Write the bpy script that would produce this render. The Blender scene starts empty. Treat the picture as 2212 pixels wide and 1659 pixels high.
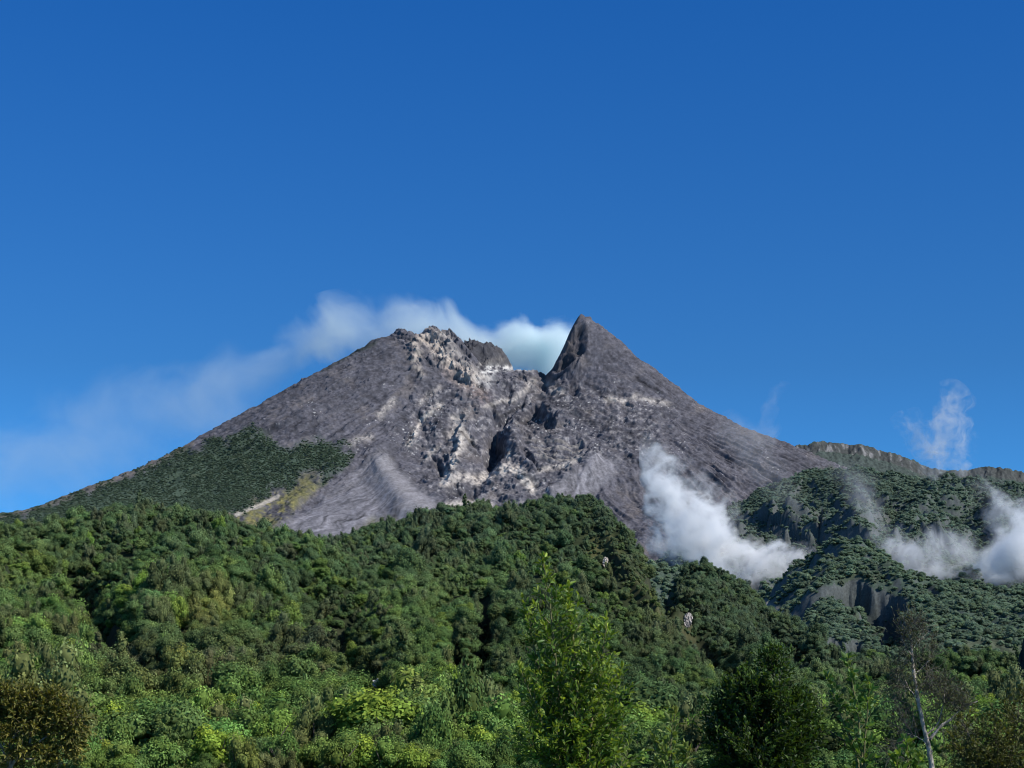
import bpy, math, random
import numpy as np
from mathutils import Vector, Matrix

random.seed(7)
RNG = np.random.default_rng(7)
sc = bpy.context.scene
COL = sc.collection
R = math.radians

# ------------------------------------------------------------------ camera
W, H = 2212.0, 1659.0
HFOV = R(30.0)
F = W / 2 / math.tan(HFOV / 2)
HORIZON = 1690.0
PITCH = math.atan((HORIZON - H / 2) / F)
CZ = 1.7
CP, SP = math.cos(PITCH), math.sin(PITCH)


def P(u, v, Y):
    """a viewing direction (photo coordinates, 2212 wide) met at ground distance Y"""
    dx = (u - W / 2) / F
    dy = (H / 2 - v) / F
    t = Y / (CP - dy * SP)
    return (dx * t, Y, CZ + (SP + dy * CP) * t)


def proj(x, y, z):
    zz = z - CZ
    d = y * CP + zz * SP
    up = -y * SP + zz * CP
    return W / 2 + F * x / d, H / 2 - F * up / d


cam_d = bpy.data.cameras.new('camera')
cam = bpy.data.objects.new('camera', cam_d)
COL.objects.link(cam)
cam.location = (0, 0, CZ)
cam.rotation_euler = (math.pi / 2 + PITCH, 0, 0)
cam_d.sensor_fit = 'HORIZONTAL'
cam_d.angle = HFOV
cam_d.clip_start = 0.1
cam_d.clip_end = 60000
sc.camera = cam

# ------------------------------------------------------------------ noise
_PERM = np.concatenate([np.random.default_rng(99).permutation(256)] * 2).astype(np.int32)
_GX = np.cos(np.linspace(0, 2 * np.pi, 256, endpoint=False)).astype(np.float32)
_GY = np.sin(np.linspace(0, 2 * np.pi, 256, endpoint=False)).astype(np.float32)


def perlin(x, y, seed=0):
    x = np.asarray(x, dtype=np.float32); y = np.asarray(y, dtype=np.float32)
    x, y = np.broadcast_arrays(x, y)
    fx0 = np.floor(x); fy0 = np.floor(y)
    fx = x - fx0; fy = y - fy0
    ix = (fx0.astype(np.int32) + seed * 57) & 255; iy = (fy0.astype(np.int32) + seed * 131) & 255
    ix1 = (ix + 1) & 255; iy1 = (iy + 1) & 255
    ux = fx * fx * fx * (fx * (fx * 6 - 15) + 10)
    uy = fy * fy * fy * (fy * (fy * 6 - 15) + 10)
    pa = _PERM[ix]; pb = _PERM[ix1]
    h00 = _PERM[pa + iy]; h10 = _PERM[pb + iy]; h01 = _PERM[pa + iy1]; h11 = _PERM[pb + iy1]
    gx1 = fx - 1; gy1 = fy - 1
    n0 = _GX[h00] * fx + _GY[h00] * fy
    n0 += (_GX[h10] * gx1 + _GY[h10] * fy - n0) * ux
    n1 = _GX[h01] * fx + _GY[h01] * gy1
    n1 += (_GX[h11] * gx1 + _GY[h11] * gy1 - n1) * ux
    return (n0 + (n1 - n0) * uy) * 1.5


def fbm(x, y, octv=5, seed=0, gain=0.5, lac=2.03):
    a, s, tot = 1.0, 0.0, 0.0
    for o in range(octv):
        s = s + a * perlin(x, y, seed + o * 17)
        tot += a
        a *= gain
        x = x * lac + 13.7; y = y * lac + 7.3
    return s / tot


def ridged(x, y, octv=4, seed=0, gain=0.5):
    a, s, tot = 1.0, 0.0, 0.0
    for o in range(octv):
        s = s + a * (1 - np.abs(perlin(x, y, seed + o * 31)) * 1.6)
        tot += a
        a *= gain
        x = x * 2.07 + 3.1; y = y * 2.07 + 9.7
    return s / tot


def sst(e0, e1, x):
    t = np.clip((x - e0) / (e1 - e0), 0, 1)
    return t * t * (3 - 2 * t)


def seg_dist(u, v, pts, reach=None):
    if reach is None: return seg_dist_all(u, v, pts)
    pu = [p[0] for p in pts]; pv = [p[1] for p in pts]
    box = (u > min(pu) - reach) & (u < max(pu) + reach) & (v > min(pv) - reach) & (v < max(pv) + reach)
    d = np.full(np.shape(u), 1e6, np.float32); fr = np.zeros(np.shape(u), np.float32)
    if box.any(): d[box], fr[box], _ = seg_dist_all(u[box], v[box], pts)
    return d, fr, None


def seg_dist_all(u, v, pts):
    u = np.asarray(u, np.float32); v = np.asarray(v, np.float32)
    """distance to a polyline, the fraction along it and the signed side"""
    best = np.full(np.shape(u), 1e9, np.float32); frac = np.zeros(np.shape(u), np.float32); side = None
    n = len(pts) - 1
    for i in range(n):
        (ax, ay), (bx, by) = pts[i][:2], pts[i + 1][:2]
        dx, dy = bx - ax, by - ay
        L2 = dx * dx + dy * dy
        t = np.clip(((u - ax) * dx + (v - ay) * dy) / L2, 0, 1)
        ex = u - ax - t * dx; ey = v - ay - t * dy
        d = np.sqrt(ex * ex + ey * ey)
        m = d < best
        best = np.where(m, d, best)
        frac = np.where(m, (i + t) / n, frac)
    return best, frac, side


def in_poly(u, v, poly):
    c = np.zeros(np.shape(u), bool)
    j = len(poly) - 1
    for i in range(len(poly)):
        xi, yi = poly[i]; xj, yj = poly[j]
        c ^= ((yi > v) != (yj > v)) & (u < (xj - xi) * (v - yi) / (yj - yi + 1e-9) + xi)
        j = i
    return c


def soft_poly(u, v, poly, w, wob=0.0, seed=5):
    """1 inside a polygon, 0 outside, w wide soft rim, with a ragged edge"""
    reach = w + wob * 1.2 + 2
    pu = [p[0] for p in poly]; pv = [p[1] for p in poly]
    box = (u > min(pu) - reach) & (u < max(pu) + reach) & (v > min(pv) - reach) & (v < max(pv) + reach)
    res = np.zeros(np.shape(u), np.float32)
    if not box.any(): return res
    bu, bv = u[box], v[box]
    if wob:
        bu, bv = bu + wob * fbm(bu / 40, bv / 40, 4, seed), bv + wob * fbm(bu / 40, bv / 40, 4, seed + 50)
    ins = in_poly(bu, bv, poly)
    d, _, _ = seg_dist_all(bu, bv, list(poly) + [poly[0]])
    res[box] = sst(-w, w, np.where(ins, d, -d))
    return res


# ------------------------------------------------------------------ mesh helpers
def new_mesh(name, V, faces_flat, loop_start, loop_total, smooth=False):
    me = bpy.data.meshes.new(name)
    V = np.ascontiguousarray(V, dtype=np.float32)
    me.vertices.add(len(V)); me.vertices.foreach_set('co', V.ravel())
    me.loops.add(len(faces_flat)); me.loops.foreach_set('vertex_index', np.ascontiguousarray(faces_flat, dtype=np.int32))
    me.polygons.add(len(loop_start))
    me.polygons.foreach_set('loop_start', np.ascontiguousarray(loop_start, dtype=np.int32))
    me.polygons.foreach_set('loop_total', np.ascontiguousarray(loop_total, dtype=np.int32))
    if smooth:
        me.polygons.foreach_set('use_smooth', np.ones(len(loop_start), bool))
    me.update(calc_edges=True)
    return me


class MB:
    """collects triangles and quads, builds ONE mesh object"""
    def __init__(self):
        self.v = []; self.f4 = []; self.f3 = []; self.n = 0; self.c = []

    def add(self, V, quads=None, tris=None, col=None):
        V = np.asarray(V, dtype=np.float32)
        self.v.append(V)
        if quads is not None and len(quads): self.f4.append(np.asarray(quads) + self.n)
        if tris is not None and len(tris): self.f3.append(np.asarray(tris) + self.n)
        if col is not None: self.c.append(np.broadcast_to(np.asarray(col, dtype=np.float32), (len(V), 4)))
        self.n += len(V)

    def mesh(self, name, mat, smooth=False):
        V = np.concatenate(self.v)
        q = np.concatenate(self.f4) if self.f4 else np.zeros((0, 4), int)
        t = np.concatenate(self.f3) if self.f3 else np.zeros((0, 3), int)
        flat = np.concatenate([q.ravel(), t.ravel()])
        tot = np.concatenate([np.full(len(q), 4), np.full(len(t), 3)])
        st = np.concatenate([[0], np.cumsum(tot)[:-1]])
        me = new_mesh(name, V, flat, st, tot, smooth)
        if self.c and sum(len(c) for c in self.c) == len(V):
            at = me.attributes.new('col', 'FLOAT_COLOR', 'POINT')
            at.data.foreach_set('color', np.ascontiguousarray(np.concatenate(self.c), dtype=np.float32).ravel())
        me.materials.append(mat)
        return me

    def build(self, name, mat, parent=None, smooth=False):
        o = bpy.data.objects.new(name, self.mesh(name, mat, smooth))
        COL.objects.link(o)
        if parent: o.parent = parent
        return o


def grid_object(name, X, Y, Z, mat, col=None, smooth=True, keep=None):
    n, m = X.shape
    idx = np.arange(n * m).reshape(n, m)
    q = np.stack([idx[:-1, :-1], idx[:-1, 1:], idx[1:, 1:], idx[1:, :-1]], -1).reshape(-1, 4)
    if keep is not None:
        k = keep[:-1, :-1] & keep[:-1, 1:] & keep[1:, 1:] & keep[1:, :-1]
        q = q[k.ravel()]
    V = np.stack([X, Y, Z], -1).reshape(-1, 3)
    me = new_mesh(name, V, q.ravel(), np.arange(len(q)) * 4, np.full(len(q), 4), smooth)
    if col is not None:
        c4 = np.ones((n * m, 4), np.float32); c4[:, :3] = np.clip(col.reshape(-1, 3), 0, 1)
        at = me.attributes.new('col', 'FLOAT_COLOR', 'POINT')
        at.data.foreach_set('color', c4.ravel())
    me.materials.append(mat)
    o = bpy.data.objects.new(name, me)
    COL.objects.link(o)
    return o


def tag(o, label, cat, group=None, kind=None):
    o['label'] = label; o['category'] = cat
    if group: o['group'] = group
    if kind: o['kind'] = kind
    return o


def empty(name, loc, rz=0.0):
    o = bpy.data.objects.new(name, None)
    COL.objects.link(o); o.location = loc; o.rotation_euler = (0, 0, rz)
    o.empty_display_size = 0.3
    return o


# ------------------------------------------------------------------ materials
def mat_new(name):
    m = bpy.data.materials.new(name); m.use_nodes = True
    nt = m.node_tree; nt.nodes.clear()
    out = nt.nodes.new('ShaderNodeOutputMaterial')
    return m, nt, out


def N(nt, t, **kw):
    n = nt.nodes.new(t)
    for k, v in kw.items(): setattr(n, k, v)
    return n


def ground_mat(name, fine=0.25, rough=0.95, spread=0.35, bump=0.0):
    """a per-vertex colour broken up by world-space noise"""
    m, nt, out = mat_new(name)
    b = N(nt, 'ShaderNodeBsdfPrincipled')
    b.inputs['Roughness'].default_value = rough
    b.inputs['Specular IOR Level'].default_value = 0.12
    a = N(nt, 'ShaderNodeAttribute', attribute_name='col')
    g = N(nt, 'ShaderNodeNewGeometry')
    n1 = N(nt, 'ShaderNodeTexNoise'); n1.inputs['Scale'].default_value = fine; n1.inputs['Detail'].default_value = 6
    n1.inputs['Roughness'].default_value = 0.7
    nt.links.new(g.outputs['Position'], n1.inputs['Vector'])
    mr = N(nt, 'ShaderNodeMapRange')
    mr.inputs['From Min'].default_value = 0.3; mr.inputs['From Max'].default_value = 0.7
    mr.inputs['To Min'].default_value = 1 - spread; mr.inputs['To Max'].default_value = 1 + spread
    nt.links.new(n1.outputs['Fac'], mr.inputs['Value'])
    mx = N(nt, 'ShaderNodeMix', data_type='RGBA', blend_type='MULTIPLY')
    mx.inputs['Factor'].default_value = 1
    nt.links.new(a.outputs['Color'], mx.inputs['A']); nt.links.new(mr.outputs['Result'], mx.inputs['B'])
    nt.links.new(mx.outputs['Result'], b.inputs['Base Color'])
    if bump:
        bp = N(nt, 'ShaderNodeBump'); bp.inputs['Strength'].default_value = 1.0; bp.inputs['Distance'].default_value = bump
        nt.links.new(n1.outputs['Fac'], bp.inputs['Height']); nt.links.new(bp.outputs['Normal'], b.inputs['Normal'])
    nt.links.new(b.outputs['BSDF'], out.inputs['Surface'])
    return m


def forest_mat(name):
    """foliage: a tint carried by each tree, broken up from clump to clump"""
    m, nt, out = mat_new(name)
    a = N(nt, 'ShaderNodeAttribute', attribute_name='tint', attribute_type='INSTANCER')
    c = N(nt, 'ShaderNodeAttribute', attribute_name='col')
    mx = N(nt, 'ShaderNodeMix', data_type='RGBA', blend_type='MULTIPLY'); mx.inputs['Factor'].default_value = 1
    nt.links.new(a.outputs['Color'], mx.inputs['A']); nt.links.new(c.outputs['Color'], mx.inputs['B'])
    d = N(nt, 'ShaderNodeBsdfDiffuse'); t = N(nt, 'ShaderNodeBsdfTranslucent')
    nt.links.new(mx.outputs['Result'], d.inputs['Color']); nt.links.new(mx.outputs['Result'], t.inputs['Color'])
    s = N(nt, 'ShaderNodeMixShader'); s.inputs['Fac'].default_value = 0.28
    nt.links.new(d.outputs[0], s.inputs[1]); nt.links.new(t.outputs[0], s.inputs[2])
    nt.links.new(s.outputs[0], out.inputs['Surface'])
    return m


def leaf_mat(name, transl=0.4, rough=0.45, spec=0.35):
    m, nt, out = mat_new(name)
    c = N(nt, 'ShaderNodeAttribute', attribute_name='col')
    d = N(nt, 'ShaderNodeBsdfPrincipled')
    d.inputs['Roughness'].default_value = rough; d.inputs['Specular IOR Level'].default_value = spec
    t = N(nt, 'ShaderNodeBsdfTranslucent')
    g = N(nt, 'ShaderNodeMix', data_type='RGBA', blend_type='MULTIPLY'); g.inputs['Factor'].default_value = 1
    g.inputs['B'].default_value = (1.25, 1.2, 0.45, 1)
    nt.links.new(c.outputs['Color'], d.inputs['Base Color'])
    nt.links.new(c.outputs['Color'], g.inputs['A']); nt.links.new(g.outputs['Result'], t.inputs['Color'])
    s = N(nt, 'ShaderNodeMixShader'); s.inputs['Fac'].default_value = transl
    nt.links.new(d.outputs[0], s.inputs[1]); nt.links.new(t.outputs[0], s.inputs[2])
    nt.links.new(s.outputs[0], out.inputs['Surface'])
    return m


def bark_mat(name, c0, c1, scale=6.0):
    m, nt, out = mat_new(name)
    b = N(nt, 'ShaderNodeBsdfPrincipled'); b.inputs['Roughness'].default_value = 0.9
    b.inputs['Specular IOR Level'].default_value = 0.15
    g = N(nt, 'ShaderNodeNewGeometry')
    n = N(nt, 'ShaderNodeTexNoise'); n.inputs['Scale'].default_value = scale; n.inputs['Detail'].default_value = 5
    nt.links.new(g.outputs['Position'], n.inputs['Vector'])
    r = N(nt, 'ShaderNodeValToRGB')
    r.color_ramp.elements[0].position = 0.38; r.color_ramp.elements[0].color = (*c0, 1)
    r.color_ramp.elements[1].position = 0.62; r.color_ramp.elements[1].color = (*c1, 1)
    nt.links.new(n.outputs['Fac'], r.inputs['Fac']); nt.links.new(r.outputs['Color'], b.inputs['Base Color'])
    bp = N(nt, 'ShaderNodeBump'); bp.inputs['Distance'].default_value = 0.02
    nt.links.new(n.outputs['Fac'], bp.inputs['Height']); nt.links.new(bp.outputs['Normal'], b.inputs['Normal'])
    nt.links.new(b.outputs['BSDF'], out.inputs['Surface'])
    return m


M_VOLC = ground_mat('volcanic_rock', fine=0.12, spread=0.30)
M_HILL = ground_mat('hill_soil', fine=0.3, spread=0.4)
M_FOREST = forest_mat('forest_foliage')
M_TRUNK = bark_mat('forest_bark', (0.05, 0.042, 0.034), (0.12, 0.105, 0.09), 1.0)
M_ROCK = ground_mat('outcrop_rock', fine=0.6, spread=0.35, bump=0.3)

# ------------------------------------------------------------------ VOLCANO
YC = 6000.0
UC = 1165.0
KY = 1.75
XC = P(UC, 800, YC)[0]
SIL_R = [(1165, 800), (1190, 799), (1203, 784), (1211, 770), (1216, 757), (1224, 745), (1233, 716), (1244, 695), (1251, 684), (1257, 678), (1265, 685), (1280, 695),
         (1320, 722), (1380, 765), (1440, 810), (1490, 850), (1510, 868), (1560, 895), (1600, 917), (1650, 938), (1700, 957),
         (1760, 982), (1820, 1008), (1900, 1042), (2000, 1084), (2200, 1160), (2600, 1290), (3400, 1480)]
SIL_L = [(1165, 800), (1130, 802), (1060, 805), (1030, 795), (1005, 768), (990, 748), (978, 734), (970, 714), (960, 716), (952, 724), (940, 712), (930, 715), (922, 722),
         (905, 732), (890, 733), (870, 721), (860, 723), (835, 736), (810, 742), (770, 754), (720, 782), (690, 797), (600, 850),
         (500, 905), (400, 964), (300, 1014), (200, 1052), (100, 1088), (10, 1113), (-150, 1150), (-500, 1232), (-1000, 1340), (-1800, 1480)]


def prof(sil):
    r, z = [], []
    for u, v in sil:
        x, _, zz = P(u, v, YC)
        r.append(abs(x - XC)); z.append(zz)
    o = np.argsort(r)
    return np.array(r)[o], np.array(z)[o]


RR, ZR = prof(SIL_R)
RL, ZL = prof(SIL_L)
FRONT = [(6000, 800), (5900, 825), (5750, 872), (5560, 930), (5350, 990), (5100, 1048), (4850, 1098), (4500, 1160), (4000, 1270), (3600, 1360)]
RF = np.array([KY * (YC - y) for y, v in FRONT]); ZF = np.array([P(1100, v, y)[2] for y, v in FRONT])

# ridges (+) and gullies (-) on the face: photo line, half width in px, height in m
FEATURES = [
    ([(1195, 800), (1165, 840), (1140, 868), (1100, 890), (1080, 905)], 26, -30),
    ([(1085, 850), (1072, 905), (1060, 945), (1062, 990), (1040, 1030), (1010, 1065)], 24, -40),
    ([(1115, 925), (1108, 950), (1125, 1000), (1160, 1040)], 17, 26),
    ([(971, 801), (1020, 850), (1080, 900)], 10, -18),
    ([(1021, 826), (1050, 862), (1080, 898)], 8, -18),
    ([(1102, 826), (1095, 860), (1082, 895)], 8, -16),
    ([(1149, 826), (1120, 860), (1092, 883)], 8, -14),
    ([(1000, 930), (1024, 958), (1040, 985)], 7, -16),
    ([(880, 860), (905, 905), (925, 960)], 9, -12),
    ([(960, 740), (985, 790), (1035, 850), (1062, 890)], 24, 30),
    ([(905, 735), (900, 790), (930, 820)], 16, 12),
    ([(1020, 900), (1000, 950), (985, 1010), (970, 1050)], 16, 22),
    ([(815, 985), (830, 1030), (870, 1085), (930, 1130)], 34, 30),
    ([(760, 985), (640, 1090), (560, 1180)], 18, 14),
    ([(1262, 700), (1264, 745), (1266, 775), (1245, 795), (1215, 805)], 10, 16),
    ([(1290, 985), (1240, 1040), (1180, 1085)], 24, 24),
    ([(1260, 1010), (1230, 1060)], 12, -14),
    ([(1010, 1040), (1060, 1032), (1110, 1012)], 14, 16),
    ([(1440, 900), (1560, 960), (1680, 1040)], 14, -10),
    ([(1374, 816), (1410, 838), (1440, 858)], 6, -9),
    ([(1180, 800), (1185, 820), (1172, 830)], 10, -16),
]
# pits cut to hold the breach cliffs' shadows, also darkened in colour: outline, depth in m, rim softness in px
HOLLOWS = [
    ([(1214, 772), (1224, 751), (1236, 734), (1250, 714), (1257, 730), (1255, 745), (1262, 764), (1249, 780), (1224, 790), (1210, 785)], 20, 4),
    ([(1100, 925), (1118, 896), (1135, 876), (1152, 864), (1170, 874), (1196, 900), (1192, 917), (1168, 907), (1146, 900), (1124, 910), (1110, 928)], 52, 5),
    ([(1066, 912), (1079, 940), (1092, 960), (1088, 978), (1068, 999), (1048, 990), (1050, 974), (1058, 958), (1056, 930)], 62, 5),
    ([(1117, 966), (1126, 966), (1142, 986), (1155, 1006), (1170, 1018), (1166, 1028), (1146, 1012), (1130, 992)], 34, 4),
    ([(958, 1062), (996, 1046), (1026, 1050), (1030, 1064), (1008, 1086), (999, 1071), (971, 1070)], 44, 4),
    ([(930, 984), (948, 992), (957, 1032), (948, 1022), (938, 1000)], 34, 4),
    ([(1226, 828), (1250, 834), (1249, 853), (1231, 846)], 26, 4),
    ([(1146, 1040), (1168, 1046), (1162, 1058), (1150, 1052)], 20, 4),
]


def volcano_fields(X, Y):
    dx = X - XC
    dy = Y - YC
    r = np.sqrt(dx * dx + (KY * dy) ** 2)
    a = np.arctan2(-KY * dy, dx)            # 0 right, pi/2 toward the camera
    # wobble so that radial lines are not ruler straight
    aw = a + 0.05 * fbm(X / 260, Y / 260, 4, 3) * sst(200, 700, r)
    rw = r * (1 + 0.02 * fbm(X / 180, Y / 180, 4, 9) * sst(300, 900, r))
    zr = np.interp(rw, RR, ZR); zl = np.interp(rw, RL, ZL); zf = np.interp(rw, RF, ZF)
    t = np.degrees(aw)
    tc = 92 + 6 * sst(200, 1800, r)
    hw = 86 - 46 * sst(120, 1500, r)
    wf = sst(1, 0, np.abs(t - tc) / hw) * sst(-10, 20, t)
    wr = sst(tc + 22, tc - 22, np.abs(t))
    side = wr * zr + (1 - wr) * zl
    # behind the crater: a closed low back rim
    z = wf * np.minimum(zf, side + 40) + (1 - wf) * side
    wb = sst(1, 0, np.abs(t + 90) / (84 - 40 * sst(200, 1500, r)))
    z = z * (1 - wb) + wb * np.minimum(ZF[0] - 12 - .25 * r, side)
    return z, r, a


# let the skyline seen over the curved flank agree with the crest line
_u, _y = np.meshgrid(np.linspace(-900, 2480, 340), np.linspace(3700, 6300, 180))
_x = (_u - W / 2) / F * (_y * CP + 900 * SP)
for _it in range(6):
    _z, _, _ = volcano_fields(_x, _y)
    _uu, _vv = proj(_x, _y, _z)
    for sil, rr_, zz_ in ((SIL_L, RL, ZL), (SIL_R, RR, ZR)):
        for (su, sv) in sil:
            if not (-700 < su < 800 or 1330 < su < 2300): continue
            m = np.abs(_uu - su) < 14
            if m.any():
                i_ = np.argmin(np.abs(rr_ - abs(P(su, sv, YC)[0] - XC)))
                zz_[i_] -= .8 * (sv - _vv[m].min()) / F * YC

nu, ny = 1500, 900
us = np.linspace(-260, 2480, nu)
ys = np.concatenate([np.linspace(3700, 4500, 100, endpoint=False), np.linspace(4500, 6120, 720, endpoint=False), np.linspace(6120, 6900, 80)])
U0, Yg = np.meshgrid(us.astype(np.float32), ys.astype(np.float32))
Xg = (U0 - W / 2) / F * (Yg * CP + 900 * SP)
Zg, RAD, ANG = volcano_fields(Xg, Yg)
uu, vv = proj(Xg, Yg, Zg)

FX = Xg; FS = 0.78 * Zg + 0.62 * Yg           # across and down the face
front = sst(6150, 5950, Yg)
_nx = Xg - XC; _ny = (Yg - YC) * KY ** 2
_nn = np.sqrt(_nx ** 2 + _ny ** 2) + 60
NX, NY = _nx / _nn, _ny / _nn                 # outward, across the face
HH = np.zeros_like(Zg)
HOL_SHADE = np.zeros_like(Zg)
for pts, w, h in FEATURES:
    wn = 9 * fbm(uu / 26, vv / 26, 3, 77)
    d, fr, _ = seg_dist(uu + wn, vv + wn, pts, w * 2.4)
    ends = sst(0, .12, fr) * sst(1, .9, fr) * 0.6 + 0.4
    HH = HH + front * h * np.exp(-(d / w) ** 2 * 1.3) * ends
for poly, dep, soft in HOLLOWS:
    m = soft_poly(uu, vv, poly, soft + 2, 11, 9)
    HH = HH - .75 * dep * m; HOL_SHADE = np.maximum(HOL_SHADE, m)

# lava dome in the crater, seen over the lip
xd, yd, zd = P(1038, 738, YC + 150)
dd = np.sqrt(((Xg - xd + 6 * fbm(Yg / 30, Xg / 30, 3, 6)) / 84) ** 2 + ((Yg - yd) / 110) ** 2)
dome = zd - 26 - 170 * np.clip(dd - 0.72, 0, None) ** 1.3 + 22 * (ridged(Xg / 34, Yg / 34, 5, 5, .6) - .3)
DOME = (dd < 1.5) & (dome > Zg)
Zg = np.where(dd < 1.6, np.maximum(Zg, dome), Zg)

# flutes running down the flanks, and rock roughness
rim = sst(120, 420, RAD)
low = sst(200, 1500, RAD)
brk = sst(-.35, .35, fbm(Xg / 240, Yg / 240, 3, 15))
fl = ridged(ANG * 13 + 0.9 * fbm(Xg / 330, Yg / 330, 4, 8), RAD / 1300, 3, 21) - 0.55
fl2 = ridged(ANG * 47 + 1.5 * fbm(Xg / 170, Yg / 170, 4, 18), RAD / 520, 4, 41, .6) - 0.55
zone_rough = soft_poly(uu, vv, [(880, 830), (1000, 830), (1100, 800), (1350, 830), (1480, 900), (1400, 990), (1240, 1060), (1100, 1100), (930, 1080), (870, 960)], 30, 30)
smooth_scree = soft_poly(uu, vv, [(815, 1000), (850, 1010), (955, 1090), (900, 1150), (700, 1200), (560, 1190), (600, 1150)], 16, 12)
smooth_scree2 = soft_poly(uu, vv, [(1290, 985), (1340, 1000), (1300, 1060), (1220, 1090), (1160, 1090), (1240, 1030)], 14, 10)
scr = np.maximum(smooth_scree, smooth_scree2)
rgt = sst(1350, 1550, uu)
HH += rim * (1 - .9 * zone_rough) * (1 - 0.93 * scr) * (fl * (6 + 20 * low) + fl2 * (4 + 9 * low) * (.35 + .65 * brk) * (.7 + .9 * rgt))
crag = np.maximum(soft_poly(uu, vv, [(1190, 805), (1215, 755), (1240, 690), (1275, 690), (1270, 740), (1255, 790), (1225, 815)], 10),
                  soft_poly(uu, vv, [(850, 715), (930, 700), (990, 710), (1040, 800), (1030, 840), (960, 810), (900, 780)], 14))
crag2 = soft_poly(uu, vv, [(985, 738), (1095, 738), (1110, 775), (1185, 795), (1185, 830), (1000, 830)], 8)
wx = 34 * fbm(FX / 120, FS / 120, 3, 52); ws = 34 * fbm(FX / 120, FS / 120, 3, 53)
big = ridged((FX + wx) / 150, (FS + ws) / 190, 4, 54, .5) - .55
rough = fbm((FX + .5 * wx) / 60, (FS + ws) / 70, 5, 55, 0.55)
cr = ridged((FX + wx) / 62, (FS + ws) / 48, 4, 60, 0.5) - 0.5
fine = fbm(FX / 12, FS / 11, 3, 71, 0.6)
top_ = sst(20, 160, RAD) * .2 + .8
HH += (1 - 0.84 * scr) * (top_ * (big * (6 + 22 * zone_rough) + rough * (6 + 10 * zone_rough) + cr * (6 + 10 * zone_rough) + fine * (3.0 + 1.8 * zone_rough)) + crag * (22 * rough + 26 * cr + 7 * fine) + crag2 * (9 * rough + 12 * cr + 5 * fine))
strat = soft_poly(uu, vv, [(1140, 950), (1255, 950), (1265, 985), (1230, 1010), (1150, 1000)], 10, 10)
led = np.sin((Zg + .12 * Xg) / 4.2 + 2.5 * fbm(FX / 70, FS / 70, 3, 81))
HH += (zone_rough * .9 + strat * 2.2) * led
blk = perlin(FX / 7, FS / 7, 301)
BL = (blk > 0.54) & (perlin(FX / 90, FS / 90, 302) + 0.35 * zone_rough > 0.32)
HH += np.where(BL, 2.5, 0) * (1 - scr)
HH *= np.maximum(sst(6300, 6080, Yg), DOME)
Xg = Xg + .62 * HH * NX; Yg = Yg + .62 * HH * NY; Zg = Zg + .72 * HH
uu, vv = proj(Xg, Yg, Zg)

# --- colours of the rock, lava and scree
def mixc(c, m, rgb):
    return c * (1 - m[..., None]) + np.asarray(rgb) * m[..., None]


n1 = fbm(uu / 70, vv / 50, 5, 101)
n2 = fbm(uu / 14, vv / 10, 5, 111, 0.6)
n3 = fbm(ANG * 90, RAD / 160, 4, 121)
col = np.zeros(Xg.shape + (3,)) + np.array([0.082, 0.080, 0.093])
n3 = n3 * (1 - .9 * zone_rough) * sst(150, 500, RAD)
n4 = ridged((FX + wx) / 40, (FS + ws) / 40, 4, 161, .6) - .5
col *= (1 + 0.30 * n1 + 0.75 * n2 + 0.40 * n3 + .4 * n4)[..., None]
col = mixc(col, sst(0.05, 0.5, n1 + 0.4 * n3) * 0.5, (0.125, 0.108, 0.098))
pale = sst(0.12, 0.5, n2 + 0.3 * n3 + 0.35 * (zone_rough - 0.7)) * (0.14 + 0.34 * zone_rough)
col = mixc(col, pale, (0.30, 0.28, 0.27))
col *= (1 + .55 * np.clip(cr, -.6, .5) * (1 - scr))[..., None]  # cavity shade put into the colour: crevices darker, crests lighter
# pale sulphur stained tower
for pts, w, m_, rgb in [([(922, 718), (938, 741), (957, 766), (983, 795), (1016, 822)], 15, .95, (.54, .46, .39)), ([(893, 738), (906, 764), (894, 774), (911, 808)], 8, .8, (.50, .43, .36)),
                        ([(948, 716), (966, 722), (975, 750), (1000, 780), (1025, 812), (1030, 835)], 10, .6, (.42, .38, .34)), ([(975, 800), (1010, 830), (1045, 858)], 16, .45, (.34, .25, .22)),
                        ([(905, 732), (925, 728)], 8, .6, (.5, .42, .34)), ([(1035, 822), (1060, 815), (1052, 830)], 10, .6, (.42, .41, .40))]:
    d, _, _ = seg_dist(uu + 10 * n2, vv + 10 * n1, pts, w * 2.4)
    col = mixc(col, np.exp(-(d / w) ** 2) * m_ * sst(-.32, .12, n2), rgb)
lip = soft_poly(uu, vv, [(1030, 796), (1070, 780), (1110, 784), (1150, 794), (1150, 802), (1100, 798), (1045, 812)], 5, 10)
col = mixc(col, lip * sst(-0.25, 0.2, n2) * 0.95, (0.60, 0.58, 0.55))
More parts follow.
